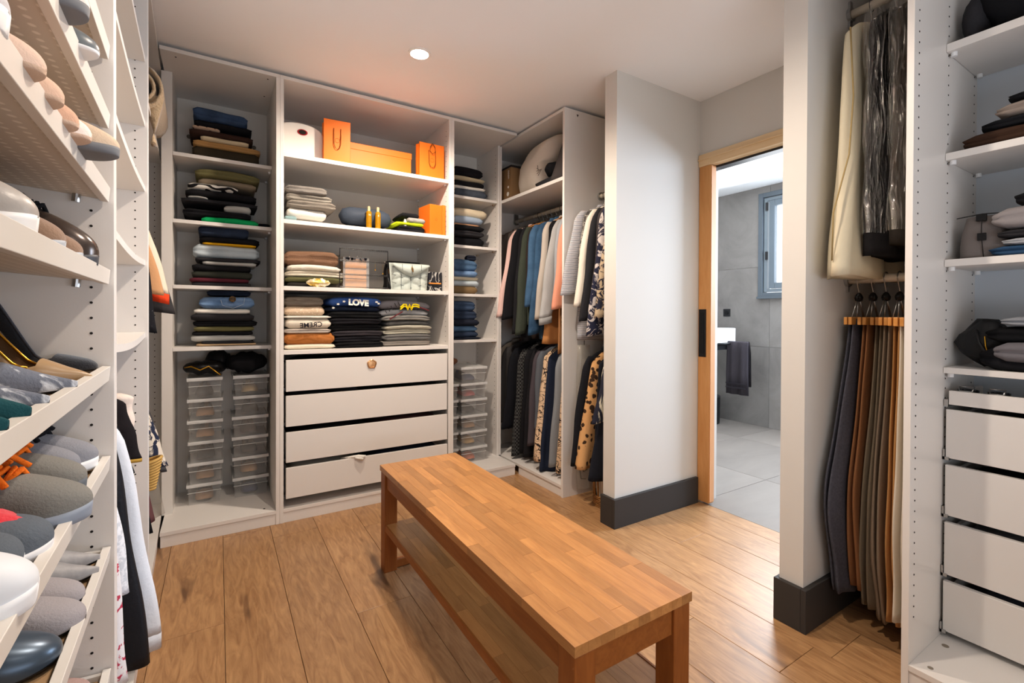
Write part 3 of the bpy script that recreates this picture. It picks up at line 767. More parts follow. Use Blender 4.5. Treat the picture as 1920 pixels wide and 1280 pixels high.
ro.location = ((pix(633, 400, 1, .12).x+pix(738, 410, 1, .12).x)/2, .14, zz(1)+.019)
tag(ro, 'slate blue rolled sleeping bag lying behind the two oil bottles', 'sleeping bag')
for i, px in enumerate((691.5, 708.5)):
    p = pix(px, 425, 1, .045)
    t = thing('oil_bottle', ('slim golden oil bottle, the left one of two on the second shelf', 'slim golden oil bottle, the right one of two on the second shelf')[i], 'bottle', (p.x, .045, zz(1)), group='golden oil bottles')
    OIL = mat('#C9910F', rough=.12, trans=.35, spec=.6)
    M().lathe([(.001, 0), (.0150, 0), (.0160, .003), (.0160, .094), (.013, .100), (.008, .103), (.001, .103)], n=20).build('bottle_body', OIL, t, smooth=False, world=False)
    M().lathe([(.001, .103), (.0085, .103), (.0085, .128), (.0075, .130), (.001, .130)], n=16).build('cap', mat('#E6D3A0', rough=.3, metal=.4), t, world=False)
    q = M(); q.loft([[(math.sin(a)*.01635, -math.cos(a)*.01635, z) for a in [-.8+.2*k for k in range(9)]]+[(math.sin(a)*.0161, -math.cos(a)*.0161, z) for a in [.8-.2*k for k in range(9)]] for z in (.030, .032)]); q.build('label_line', mat('#8A5F0C', rough=.4), t, world=False)
    text('label_print', 'N' if i == 0 else 'R', .016, mat('#F4E7B8', rough=.5), t, (0, -.0165, .078), (PI/2, 0, 0), world=False)
stack(.05, .20, zz(1), [
 (747, 795, 424, BLK, 'sportswear', 'black folded sports top at the bottom right of the bottles', 2),
 (742, 793, 418, cloth('#C8E020'), 'sportswear', 'neon yellow sports top sandwiched in the small pile', 1),
 (765, 796, 410, knit('#A5A19B', '#8E8A84'), 'sportswear', 'grey ribbed sock-like top on the neon yellow one', 1),
 (755, 786, 400, BLK, 'cap', 'black crumpled cloth on top of the neon yellow sports pile', 1)], 's', 'sports clothes beside the bottles', seed=9)
t = thing('spray_bottle', 'tiny white plastic bottle standing on the neon yellow pile', 'bottle', (pix(759, 415, 1, .06).x, .055, pix(759, 424, 1, .055).z))
M().lathe([(.001, 0), (.009, 0), (.0095, .003), (.0095, .030), (.006, .034), (.006, .036), (.001, .036)], n=14).build('bottle_body', mat('#DAD8D6', rough=.4), t, world=False)
M().lathe([(.001, .036), (.0065, .036), (.0065, .043), (.001, .043)], n=12).build('cap', mat('#F2F0EE', rough=.4), t, world=False)
t = thing('gift_box', 'square orange box standing upright at the right of the second wide shelf', 'box', (1.405, .09, zz(1)), math.radians(14))
# upright thin square box, its broad face turned to the room, edge on the right
q = M(); q.box(-.055, .032, -.055, .10, 0, .192); q2 = q.build('box_body', ORANGE, t, bevel=.002, world=False)
q = M(); q.box(.0325, .056, -.058, .103, 0, .196); q.build('lid', ORANGE, t, bevel=.002, world=False)
t.rotation_euler = (0, 0, math.radians(6))
q = M(); q.tube([(-.01+math.cos(2*PI*k/14)*.008, -.0555, .10+math.sin(2*PI*k/14)*.008) for k in range(15)], .0006, 4); q.build('printed_emblem', mat('#B35A18', rough=.6), t, world=False)
# third shelf
stack(.06, .30, zz(2), [
 (540, 612, 530, cloth('#2A2724'), 'sweater', 'black folded knit at the bottom behind the gold pouch', 1),
 (536, 641, 521, cloth('#5C5B3C'), 'sweater', 'olive green folded knit on the third wide shelf', 1),
 (536, 644, 510, ECRU, 'sweater', 'ecru folded sweater above the olive knit', 2),
 (540, 638, 500, knit('#E5DED0', '#D3CABA'), 'sweater', 'off-white chunky folded sweater under the brown one', 1),
 (535, 634, 474, BRN, 'sweater', 'brown folded sweater on top of the third wide shelf stack', 2)], 's', g2, seed=10, arch=.008)
gp = thing('pouch', 'small crinkled gold and silver pouch in front of the olive sweater', 'pouch', (pix(597, 538, 1, .03).x, .03, zz(2)))
q = M(); rg = []
for i in range(13):
    e = -1+2*i/12; s_ = (1-abs(e)**2.2)**.6 if abs(e) < 1 else 0; s_ = max(s_, .16)
    rg.append([(e*.062, math.cos(a)*.018*s_, .024+math.sin(a)*.022*s_*(1+.25*math.sin(4*a+i*1.7))) for a in [2*PI*k/10 for k in range(10)]])
q.loft(rg).build('pouch_body', mat('#E6BE55', c2='#F3EBD0', pat='noise', scale=30, soft=.1, rough=.3, metal=.5), gp, world=False)
q = M(); q.box(-.045, .045, -.019, -.012, .022, .0245); q.build('zip', GOLD, gp, world=False)
# wire earring rack and acrylic case
xl, xr = pix(637, 500, 1, .05).x, pix(727, 500, 1, .05).x
zt_ = pix(637, 464, 1, .05).z
wr = thing('jewellery_rack', 'black wire earring rack standing in front of the acrylic case', 'rack', ((xl+xr)/2, .05, zz(2)))
q = M(); hw = (xr-xl)/2; hh = zt_-zz(2)
for s in (-1, 1): q.tube([(s*hw, 0, .002), (s*hw, 0, hh)], .0022, 6); q.tube([(s*hw, -.03, .003), (s*hw, .03, .003)], .0025, 6)
for f_ in (1, .70, .36, .04): q.tube([(-hw, 0, hh*f_), (hw, 0, hh*f_)], .0022, 6)
for f_ in (1, .70, .36):
    q.tube([(-hw, 0, hh*f_-.006), (hw, 0, hh*f_-.006)], .0018, 6)
    for k in range(26): x = -hw+2*hw*(k+.5)/26; q.tube([(x, 0, hh*f_-.006), (x, 0, hh*f_)], .0011, 4)
q.build('wire_frame', BLACKP, wr, world=False)
for i, (fx, fz, L2) in enumerate([(-.62, 1, .03), (-.3, 1, .026), (-.12, 1, .04), (.45, .70, .03), (.86, 1, .05), (.78, .70, .05)]):
    e = thing('earring', ['white pearl drop earring at the far left of the top wire of the rack', 'small clear drop earring left of centre on the top wire', 'long silver drop earring near the centre of the top wire', 'round gold earring on the second wire in front of the case', 'silver hook earring at the right end of the top wire', 'gold hook earring at the right of the second wire'][i], 'earring', ((xl+xr)/2+fx*hw, .046, zz(2)+hh*fz-.012), group='earrings on the wire rack')
    q = M(); q.tube([(0, 0, 0), (0, 0, -L2)], .0008, 5); q.lathe([(.0005, -L2-.010), (.005, -L2-.005), (.0005, -L2)], n=8)
    q.build('drop', GOLD if i in (3, 5) else METAL, e, world=False)
ac = thing('acrylic_case', 'clear acrylic case holding tan wooden drawers behind the wire rack', 'case', ((xl+xr)/2-.02, .19, zz(2)))
q = M(); q.box(-.085, .065, -.075, -.07, 0, .185); q.box(-.085, -.08, -.07, .09, 0, .185); q.box(.06, .065, -.07, .09, 0, .185); q.box(-.085, .065, -.075, .09, .185, .19)
q.build('case_shell', ACRY, ac, world=False)
for k in range(3): M().box(-.072, .052, -.066, .08, .004+k*.060, .060+k*.060).build('case_drawer', mat('#DE9632', '#CC8426', 'wood', scale=14, stretch=(1, 1, 4), rough=.5), ac, bevel=.002, world=False)
q = M()
for k in range(14):
    a = random.uniform(-.08, .06); q.box(a, a+.012, -.078, -.0755, random.uniform(.165, .18), random.uniform(.182, .188))
q.build('trinket_row', mat('#5B5A60', rough=.3, metal=.6), ac, world=False)
gb = thing('storage_box', 'grey-taupe cloth box half hidden left of the wire rack', 'box', (xl-.012, .30, zz(2)))
M().box(-.07, .045, -.08, .09, 0, .20).build('box_body', cloth('#7C766C'), gb, bevel=.004, world=False)
M().box(-.072, .047, -.082, .092, .20, .208).build('lid', cloth('#6C665C'), gb, bevel=.002, world=False)
# black bag and quilted bag
bb = thing('handbag', 'black soft leather handbag behind the quilted denim bag', 'bag', (pix(757, 540, 1, .16).x, .18, zz(2)))
q = M(); rg = []
for i in range(9):
    z = i/8*.185; s_ = 1-.12*(i/8)**2
    rg.append([(math.copysign(abs(math.cos(a))**.5, math.cos(a))*.125*s_*(1+.03*math.sin(3*a+i)), math.copysign(abs(math.sin(a))**.7, math.sin(a))*.045*s_, z) for a in [2*PI*k/20 for k in range(20)]])
q.loft(rg).build('bag_body', mat('#151517', rough=.45, bump=.4, bscale=40), bb, smooth=True, world=False)
q = M(); q.tube([(-.11, -.03, .14), (-.125, -.07, .10), (-.12, -.10, .05), (-.105, -.11, .008), (-.09, -.10, .004)], .005, 8); q.build('strap', mat('#141416', rough=.4), bb, smooth=True, world=False)
q = M(); q.tube([(-.118, -.074, .13), (-.116, -.085, .10)], .0018, 6); q.tube([(-.100, -.112, .012), (-.085, -.108, .038)], .0045, 8); q.build('chain', mat('#A5713A', rough=.35, metal=.5), bb, world=False)
qx0, qx1 = pix(733, 540, 1, .05).x, pix(804, 540, 1, .05).x
qb = thing('handbag', 'light denim quilted handbag with chevron stitching and gold clasp', 'bag', ((qx0+qx1)/2, .07, zz(2)))
DEN = denim('#A9B3AD', '#C4CBC2'); w_ = (qx1-qx0)/2; hq = .158
q = M(); rg = []
def qy(u, z):   # pillow surface between stitch lines
    v = (z-.0)/hq; ch = (v*3.2+abs(u)*.9) % 1.0; cu_ = (u*2) % 1.0
    return .010*(abs(math.sin(PI*ch))**.5)*(abs(math.sin(PI*cu_))**.35)
nu, nv = 33, 30; vs = []; fs = []
for j in range(nv):
    for i in range(nu):
        u = -1+2*i/(nu-1); z = hq*j/(nv-1)
        wx = w_*(1-.06*(1-j/(nv-1)))*(1+.05*(z/hq)); edge = (1-abs(u)**8)
        vs.append((u*wx, -.026*edge-qy(u, z)*edge, z+.008*(abs(u)**3)*(z/hq)))
for j in range(nv-1):
    for i in range(nu-1): a = j*nu+i; fs.append((a, a+1, a+nu+1, a+nu))
# back
o_ = len(vs); vs += [(x, -y*.9 if y < -.001 else .0, z) for x, y, z in vs]
for j in range(nv-1):
    for i in range(nu-1): a = o_+j*nu+i; fs.append((a+nu, a+nu+1, a+1, a))
for j in range(nv-1):
    a = j*nu; fs.append((a, a+nu, o_+a+nu, o_+a)); a = j*nu+nu-1; fs.append((a+nu, a, o_+a, o_+a+nu))
for i in range(nu-1):
    fs.append((i, i+1, o_+i+1, o_+i)[::-1]); a = (nv-1)*nu+i; fs.append((a, a+1, o_+a+1, o_+a))
q.add(vs, fs).build('bag_body', DEN, qb, smooth=True, world=False)
# flap
q = M(); n = 16; top = []; bot = []; rg = []
for i in range(n+1):
    u = -1+2*i/n; zb_ = hq*(.52+.40*abs(u)**1.4); rg.append([(u*w_*.96, -.034, hq*1.03), (u*w_*.96, -.050-.008*(1-abs(u)), (zb_+hq)/2), (u*w_*.94, -.043, zb_), (u*w_*.94, -.037, zb_), (u*w_*.94, -.030, hq*.98)])
q.loft(rg).build('flap', DEN, qb, smooth=True, world=False)
q = M()
for u in (-.5, 0, .5): q.tube([(u*w_, -.047-.006*(1-abs(u)), hq*.99), (u*w_, -.051-.006*(1-abs(u)), hq*(.60+.40*abs(u)**1.4))], .0012, 5)
q.build('flap_stitch', cloth('#4E5559'), qb, world=False)
q = M()
for c_ in (.12, .42, .72):
    for sgn in (-1, 1):
        for a_, b_ in ((0, .5), (.5, 1)):
            q.tube([(sgn*w_*u, -.030+.0*u, hq*(c_-.0+u*.22)-.005) for u in (a_, (a_+b_)/2, b_*.98)], .0013, 5)
for u in (-.5, 0, .5): q.tube([(u*w_, -.0295, .004), (u*w_, -.0295, hq*.62)], .0012, 5)
q.build('quilt_stitch', cloth('#4A5052'), qb, world=False)
q = M()
for dx, dz in ((-.007, 0), (0, .005), (.007, 0)): q.tube([(dx*.3-.004, -.060, hq*.80+dz+.014), (dx, -.061, hq*.80+dz), (-dx*.5+.003, -.060, hq*.80-.016+dz)], .0016, 6)
q.build('clasp_monogram', GOLD, qb, world=False)
mb = thing('trinket_box', 'black and silver marbled box with orange band beside the quilted bag', 'box', (pix(812, 540, 1, .10).x+.01, .12, zz(2)))
M().box(-.048, .048, -.03, .05, 0, .125).build('box_body', mat('#1F1F24', c2='#B8B4AE', pat='lines', scale=9, dist=2, thr=.02, soft=.012, rough=.3), mb, bevel=.003, world=False)
M().box(-.044, .040, -.0335, -.0305, .048, .056).build('band', mat('#E28A3C', rough=.3), mb, world=False)
q = M(); q.prism([(math.cos(PI+PI*k/10)*.02, .043+math.sin(PI+PI*k/10)*.014) for k in range(11)], -.0345, -.0306); q.build('dark_oval', BLACKP, mb, world=False)
# fourth shelf (directly above the drawers)
zb = zz(3)
CRM = cloth('#E2D8C6')
stack(.05, .34, zb, [
 (534, 628, 646, cloth('#E8DDC6'), 'sweater', 'cream folded sweater at the very bottom of the stack over the drawers', 1),
 (534, 627, 625, knit('#B4713C', '#A4642F'), 'sweater', 'rust orange folded sweater in the left stack over the drawers', 1),
 (534, 620, 617, cloth('#C2B7AC'), 'sweater', 'greige folded sweater between the rust and the lettered one', 2)], 's', g2, seed=12)
zc = pix(580, 617, 1, .05).z+.004
cr = folded('sweater', 'off-white sweater with CREME in black mirrored letters', 'sweater', pix(537, 605, 1, .05).x, pix(620, 605, 1, .05).x, .05, .38, zc, pix(580, 598, 1, .05).z+.003, CRM, 81, lay=1, group=g2)
pc = pix(583, 609, 1, .030)
text('lettering', 'CREME', .037, mat('#25232A', rough=.9), cr, (pc.x, .021, pc.z-.001), (PI/2, math.radians(-4), 0), flip=True, bold=.0006)
zc2 = pix(580, 598, 1, .05).z+.004
stack(.05, .32, zc2, [
 (534, 620, 594, cloth('#DAD6CC'), 'sweater', 'white folded sweater above the lettered one', 1),
 (534, 608, 575, mat('#C9AF92', c2='#F0E2CC', pat='noise', scale=120, thr=.62, soft=.04, rough=.5, bump=.5, bscale=120), 'sweater', 'sparkly beige sequined sweater in the left stack over the drawers', 1),
 (534, 606, 557, knit('#7F7569', '#6B6258'), 'sweater', 'grey-brown cable knit sweater on top over the drawers', 2)], 's', g2, seed=13)
BK2 = cloth('#141416'); BK3 = cloth('#1D1C20')
stack(.055, .33, zb, [
 (628, 718, 642, BK2, 'sweater', 'black folded sweater at the bottom of the middle dark stack', 2),
 (626, 716, 631, BK3, 'sweater', 'black folded sweater, second from the bottom of the dark stack', 2),
 (624, 718, 621, cloth('#363236'), 'sweater', 'charcoal knit sweater low in the middle dark stack', 2),
 (620, 716, 609, BK2, 'sweater', 'black sweater with faint silver dots in the middle dark stack', 2),
 (618, 714, 598, BK3, 'sweater', 'plain black sweater halfway up the middle dark stack', 2),
 (616, 714, 585, BK2, 'sweater', 'thick black sweater under the navy lettered one', 2),
 (614, 712, 577, cloth('#1B2233'), 'sweater', 'thin navy folded sweater right below the blue printed top', 1)], 's', g2, seed=14, arch=.004)
lz0 = pix(665, 577, 1, .055).z+.004
lv = folded('sweater', 'blue sweatshirt with LOVE in white letters on the dark stack', 'sweater', pix(618, 570, 1, .055).x, pix(714, 570, 1, .055).x, .055, .37, lz0, pix(665, 562, 1, .055).z+.006, cloth('#2F4A84', c2='#3F62A6', pat='noise', scale=12, soft=.2), 91, arch=.008, lay=1, group=g2)
pc = pix(672, 569, 1, .034)
WL = cloth('#ECE9DE')
text('lettering', 'LOVE', .047, WL, lv, (pc.x, .029, pc.z+.004), (PI/2-.15, math.radians(3), 0), bold=.0026)
q = M()
for x, y in ((645, 565), (706, 566), (710, 569), (634, 570), (625, 577)):
    p = pix(x, y, 1, .030)
    for k in range(5):
        a = 2*PI*k/5; q.tube([p, p+Vector((math.cos(a)*.008, -.001, math.sin(a)*.006))], .0022, 6)
q.shift(-lv.location); q.build('flower_print', WL, lv, world=False)
G1, G2_, G3, G4 = knit('#6F6E6C', '#62615F'), knit('#A8A69B', '#96948A'), cloth('#B7B3A2'), cloth('#8B8984')
stack(.06, .33, zb, [
 (716, 806, 638, cloth('#A79E94'), 'sweater', 'warm grey folded sweater at the bottom of the right grey stack', 2),
 (720, 806, 628, G1, 'sweater', 'dark grey folded sweater, second from below in the right grey stack', 2),
 (720, 808, 619, G3, 'sweater', 'pale sage grey sweater in the right grey stack', 2),
 (722, 808, 612, knit('#B4AF9F', '#A39E8E'), 'sweater', 'pale stone grey sweater above the sage one, right grey stack', 1),
 (726, 804, 603, G1, 'sweater', 'mid-grey folded sweater halfway up the right grey stack', 1),
 (718, 804, 594, G4, 'sweater', 'light heather grey sweater with drooping left edge', 2),
 (712, 802, 584, cloth('#9B9C9E'), 'sweater', 'silver grey sweatshirt under the emblem one', 1)], 's', g2, seed=15, arch=.012)
lz1 = pix(755, 584, 1, .06).z+.010
wv = folded('sweater', 'grey sweatshirt printed with a yellow winged W emblem on the right stack', 'sweater', pix(712, 575, 1, .06).x, pix(805, 575, 1, .06).x, .06, .38, lz1, pix(755, 567, 1, .06).z, cloth('#77757A'), 92, arch=.012, lay=1, group=g2)
pc = pix(768, 576, 1, .036)
q = M()
for dz in (0, -.009):
    q.tube([(-.040, 0, -.004+dz), (-.026, -.001, .010+dz), (-.017, -.001, .010+dz), (-.009, -.001, -.006+dz), (-.002, -.001, .010+dz), (.006, -.001, -.006+dz), (.013, -.001, .010+dz), (.024, -.001, .011+dz), (.040, 0, .006+dz)], .0034, 6)
q.v = [(x*1.5, y, z*1.35) for x, y, z in q.v]; q.shift(Vector((pc.x, .029, pc.z+.004))-wv.location); q.build('emblem', cloth('#E9CE18'), wv, world=False)
q = M()
for a_, b_ in (((731, 598), (755, 584)), ((785, 575), (804, 582))):
    q.tube([pix(*a_, 1, .034), pix(*b_, 1, .033)], .0036, 6)
q.shift(-wv.location); q.build('print_band', cloth('#6B2A30'), wv, world=False)
q = M()
for k, (x, y) in enumerate([(721, 582), (727, 579), (733, 576), (740, 571), (746, 568)]):
    q.tube([pix(x, y-3, 1, .038), pix(x+4, y+5, 1, .036)], .0022, 6)
q.shift(-wv.location); q.build('letter_strokes', cloth('#2B292C'), wv, world=False)
# clothes inside the drawers
for i, ((a, b_), items) in enumerate(zip(DZ, [
    [('#1A1A1C', 'black clothes glimpsed inside the top drawer', .56, 1.44)],
    [('#3A3C44', 'grey and white underthings glimpsed in the second drawer', .56, .95), ('#151517', 'black clothes glimpsed at the right of the second drawer', .96, 1.44)],
    [('#1C1B1D', 'black clothes glimpsed at the left of the third drawer', .56, 1.0), ('#4A2E30', 'dark red clothes glimpsed at the right of the third drawer', 1.01, 1.44)],
    [('#8E8D88', 'pale grey clothes glimpsed at the left of the bottom drawer', .56, .93), ('#1E2436', 'navy clothes glimpsed at the right of the bottom drawer', 1.0, 1.44)]])):
    for hx_, lb, x0, x1 in items:
        folded('folded_clothes', lb, 'clothing', x0, x1, .04, .44, a+.022, b_-.006, cloth(hx_), 100+i, group=None)
sk = M(); pa = [pix(x, y, 1, Y) for x, y, Y in ((640, 859, .03), (655, 857, .0), (672, 855, -.012), (684, 856, -.022), (680, 860, -.024), (666, 858, -.018))]
sk.tube(pa, [.006, .007, .009, .011, .010, .005], 10)
o = sk.build('sock', WHT, None, smooth=True); tag(o, 'white sock hanging over the front edge of the bottom drawer', 'sock')
# ---------------------------------------------------------------- unit 3 goods
g3 = 'folded clothes in the corner unit'
stack(.27, .26, zs(0), [
 (851, 912, 356, denim('#3A404A', '#5A626E'), 'jeans', 'grey washed jeans at the bottom of the corner unit top stack', 1),
 (851, 910, 350, WHT, 'tshirt', 'pale grey folded top above the grey jeans', 1),
 (851, 908, 340, BLK, 'trousers', 'black folded trousers in the corner unit top stack', 1),
 (851, 908, 332, cloth('#B9AC8F'), 'sweater', 'beige folded knit under the black top piece', 1),
 (851, 904, 316, BLK, 'trousers', 'black folded trousers topmost in the corner unit', 2)], 's', g3, seed=21)
stack(.27, .26, zs(1), [
 (851, 908, 444, BLK, 'trousers', 'black folded trousers at the bottom of the second corner stack', 1),
 (851, 906, 433, CHAR, 'trousers', 'charcoal folded trousers in the second corner stack', 2),
 (851, 906, 424, BLK, 'trousers', 'black folded trousers beneath the peach top, second corner stack', 1),
 (851, 900, 419, cloth('#B98A68'), 'tshirt', 'thin peach-brown folded top in the second corner stack', 1),
 (851, 904, 407, cloth('#9FB0C4'), 'tshirt', 'light blue folded top in the second corner stack', 1),
 (851, 912, 393, cloth('#DCCDB0'), 'sweater', 'cream folded knit topmost in the second corner stack', 1)], 's', g3, seed=22)
stack(.27, .26, zs(2), [
 (851, 896, 537, cloth('#7C6546'), 'trousers', 'brown folded trousers at the bottom of the third corner stack', 1),
 (851, 899, 526, PALEJ, 'jeans', 'pale grey-blue jeans in the third corner stack', 1),
 (851, 897, 519, cloth('#C8BFA8'), 'trousers', 'stone folded trousers in the third corner stack', 1),
 (851, 894, 508, BLUJ, 'jeans', 'light blue jeans below the top ones, third corner stack', 1),
 (851, 894, 488, MIDJ, 'jeans', 'mid-blue jeans topmost in the third corner stack', 2)], 's', g3, seed=23)
folded('sock', 'small dark blue rolled sock on the jeans in the corner unit', 'sock', pix(878, 480, 1, .28).x, pix(892, 480, 1, .28).x, .28, .34, pix(885, 489, 1, .28).z, pix(885, 479, 1, .28).z, NAVY, 24)
stack(.27, .26, zs(3), [
 (851, 901, 633, NAVY, 'jeans', 'navy jeans at the bottom of the fourth corner stack', 1),
 (851, 897, 622, DKN, 'jeans', 'dark blue jeans, second from below in the fourth corner stack', 1),
 (851, 895, 611, MIDJ, 'jeans', 'mid-blue jeans with frayed edge in the fourth corner stack', 1),
 (851, 897, 600, NAVY, 'jeans', 'navy folded jeans halfway up the fourth corner stack', 1),
 (851, 894, 584, DKN, 'jeans', 'dark denim jeans near the top of the fourth corner stack', 2),
 (851, 890, 566, denim('#2C3A50', '#3B4D68'), 'jeans', 'dark blue jeans topmost in the fourth corner stack', 2)], 's', g3, seed=25)
# ================================================================ SHOE BOXES
def shoe(kind, m, L_=.25, w=.045, sole=None, lin=None, seed=0, lace=None, heel=.0, rim=None, h=None, toe='round', name=None, label=None, loc=(0, 0, 0), rz=0, ry=0, group=None, parent=None, hm=None, op=None):
    """shoe: toe tip at origin pointing +x, heel at -L, sole at z=0"""
    N, K = (30, 14) if label and 'inside' not in label else (18, 8)
    if h is None: h = {'sneaker': .060, 'pump': .045, 'flat': .042, 'loafer': .055, 'boot': .07}[kind]
    hw = {'sneaker': .085, 'pump': .062, 'flat': .046, 'loafer': .065, 'boot': .12}[kind]
    topen = {'sneaker': .55, 'pump': .70, 'flat': .64, 'loafer': .58, 'boot': .5}[kind]
    topen = op or topen
    st = {'sneaker': .020, 'pump': .003, 'flat': .005, 'loafer': .012, 'boot': .016}[kind]
    def wid(t):
        base = .70+.30*math.sin(min(1, max(0, (t-.05)/.65))*PI/2)
        if t < .08: base *= (max(0, t)/.08)**.5*.4+.6 if t > 0 else .45
        if toe == 'point':
            if t > .62: base *= max(.06, (1-((t-.62)/.38)**1.35*.93))
        else:
            if t > .74: base *= max(.004, (1-((t-.74)/.26)**2.3))**.5
        return base*w
    def zb(t):
        if heel <= 0: return .008*max(0, (t-.8)/.2)**2
        if t > .62: return 0.004*max(0, (t-.85)/.15)
        s_ = (.62-t)/.62; return heel*(s_*s_*(3-2*s_))**.62
    def ht(t):
        if t > topen:
            k = (t-topen)/(1-topen)
            return (h*(.72+.28*(1-k))*max(0, 1-k**3.2)**.5+.002) if toe == 'round' else h*(.92*(1-k)**.8+.08)+.004
        k = t/topen
        return hw*(1-k)**.6*.9+(h+.006)*(k**.7) if kind in ('sneaker', 'boot') else (hw*(1-k**.6)+ (h*.55)*(k**.6))+.004
    root = bpy.data.objects.new(name or 'shoe', None); C.objects.link(root); root.empty_display_size = .05
    root.location = loc; root.rotation_euler = (0, ry, rz)
    if parent: root.parent = parent
    up, inn = [], []
    ts = [1-(1-i/(N-1))**1.7 for i in range(N)]
    for t in ts:
        W_, z0, hh = wid(t), zb(t)+st, ht(t)
        x = -L_+L_*t
        ring = []
        opened = t <= topen
        for k in range(2*K+1):
            s_ = -1+k/K; a = abs(s_); sg = 1 if s_ > 0 else -1
            if not opened:
                y = W_*math.sin(a*PI/2)**.85; z = hh*math.cos(a*PI/2)**(.75 if toe == 'round' else .95)
            else:
                if a > .5: q_ = (a-.5)*2; y = W_*(.80+.20*q_**.5); z = hh*(1-q_)
                else: q_ = a*2; y = W_*.78*q_**.6 if q_ > 0 else 0; z = .004+(hh-.004)*q_**5
            ring.append((x, sg*y, z0+z))
        up.append(ring)
    n = 2*K+1
    vs = [p for r in up for p in r]; fo = []; fi = []
    for i in range(N-1):
        for j in range(n-1):
            f = (i*n+j, i*n+j+1, (i+1)*n+j+1, (i+1)*n+j)
            a = abs(-1+(j+.5)/K)
            (fi if (ts[i+1] <= topen+.02 and a < .5) else fo).append(f)
    # close the heel counter and the toe
    fo.append(tuple(range(n))[::1]); fo.append(tuple((N-1)*n+j for j in range(n)))
    fo[-2] = tuple([j for j in range(0, K//2+1)]+[j for j in range(n-1-K//2, n)])
    up_o = M().add(vs, fo)
    a_ = up_o.build('upper', m, root, smooth=True, world=False)
    M().add(vs, fi).build('insole', lin or mat('#6B5A48', rough=.9), root, smooth=True, world=False)
    # sole
    rings = []
    ex = 1.05 if kind in ('sneaker', 'loafer', 'boot') else .98
    ts2 = ts
    for t in ts2:
        W_, z0 = wid(t)*ex+(.002 if st > .01 else 0), zb(t); x = -L_+L_*t
        S = st+.002
        rings.append([(x, -W_*.97, z0+S), (x, -W_*1.02, z0+S*.7), (x, -W_, z0+S*.35), (x, -W_*.93, z0+S*.06), (x, -W_*.8, z0), (x, W_*.8, z0), (x, W_*.93, z0+S*.06), (x, W_, z0+S*.35), (x, W_*1.02, z0+S*.7), (x, W_*.97, z0+S)])
    so = M().loft(rings).build('sole', sole or BLACKP, root, smooth=True, world=False)
    if heel > 0:
        M().loft([[(-L_+.012+math.cos(a)*r+dx, math.sin(a)*r, z) for a in [2*PI*k/12 for k in range(12)]] for z, r, dx in ((0, .006, 0), (heel*.5, .008, 0), (heel*.98, .022, .008))]).build('heel', hm or m, root, smooth=True, world=False)
    if rim:
        q = M()
        for sg in (-1, 1):
            q.tube([(-L_+L_*t, sg*wid(t)*.79, zb(t)+st+ht(t)) for t in ts if t <= topen], .0022, 6)
        q.build('topline', rim, root, smooth=True, world=False)
    if lace:
        q = M(); rr = random.Random(seed)
        for k in range(4):
            t = .50+.055*k; x = -L_+L_*t; z = zb(t)+st+ht(max(t, topen+.01))*1.0+.004
            q.tube([(x, -w*.42, z-.010), (x+.004, 0, z+.004), (x+.002, w*.42, z-.010)], .0042, 6)
            q.tube([(x, -w*.42, z-.010), (x+.012, 0, z+.002), (x+.014, w*.42, z-.012)], .0042, 6)
        for s_ in (-1, 1):
            x = -L_+L_*.50; z = st+ht(.5)+.004
            q.tube([(x, 0, z), (x-.02, s_*.03, z+.016), (x+.01, s_*.055, z), (x+.03, s_*.05, z-.025), (x+.01, s_*.02, z-.002), (x, 0, z)], .0042, 6)
            q.tube([(x, 0, z), (x+.02, s_*.03, z+.006), (x+.055, s_*.056, z-.03)], .0042, 6)
        q.build('laces', lace, root, smooth=True, world=False)
    if label: tag(root, label, 'shoe', group)
    return root
SU = lambda c, **k: cloth(c, bscale=260, **k)
LE = lambda c, r=.35: mat(c, rough=r, spec=.5, bump=.05, bscale=60)

def shoe_box(x, y, z, w, d, h, label, fill, group, rz=0):
    t = thing('shoe_box', label, 'box', (x, y, z), rz, group)
    s = .90; th = .0016
    q = M()
    def fr(z0, f): return [(-w/2*f, 0+d*(1-f)*.3, z0), (w/2*f, 0+d*(1-f)*.3, z0), (w/2*f, d, z0), (-w/2*f, d, z0)]
    o = [fr(0, s), fr(h-.012, .97)]
    i_ = [[(px_*.975, py_+(.003 if k < 2 else -.003), pz+(.002 if j == 0 else 0)) for k, (px_, py_, pz) in enumerate(r)] for j, r in enumerate(o)]
    q.loft([i_[0], i_[1], ], cap=False); q.loft([o[0], o[1]], cap=False); q.add(o[0], [(0, 1, 2, 3)])
    q.build('box_body', BOXP, t, world=False)
    M().box(-w/2*.985, w/2*.985, -.003, -.0005, h*.58, h*.60).build('rib', LIDP, t, world=False)
    q = M(); q.box(-w/2-.003, w/2+.003, -.006, d+.006, h-.014, h-.010); q.box(-w/2-.003, w/2+.003, -.007, -.003, h-.018, h-.001)
    q.box(-w/2-.003, -w/2, -.003, d+.006, h-.018, h-.001); q.box(w/2, w/2+.003, -.003, d+.006, h-.018, h-.001); q.box(-w/2+.012, w/2-.012, .006, d-.006, h-.010, h-.006)
    for k in range(5): xx = -w/2+w*(k+.5)/5; q.box(xx-.012, xx+.012, -.0085, -.007, h-.013, h-.004)
    q.build('lid', LIDP, t, world=False)
    k_, c_, sc = fill
    for s_ in (0,):
        shoe('flat' if k_ != 's' else 'loafer', c_, L_=.24 if d > .28 else d*.88, w=.043, name='shoe', label='shoe inside the '+label.replace(' under the folded trousers', ' left of the drawers'), loc=(x-w*.02, y+.024, z+.005), rz=-PI/2+rz, group='shoes in clear boxes')
    return t
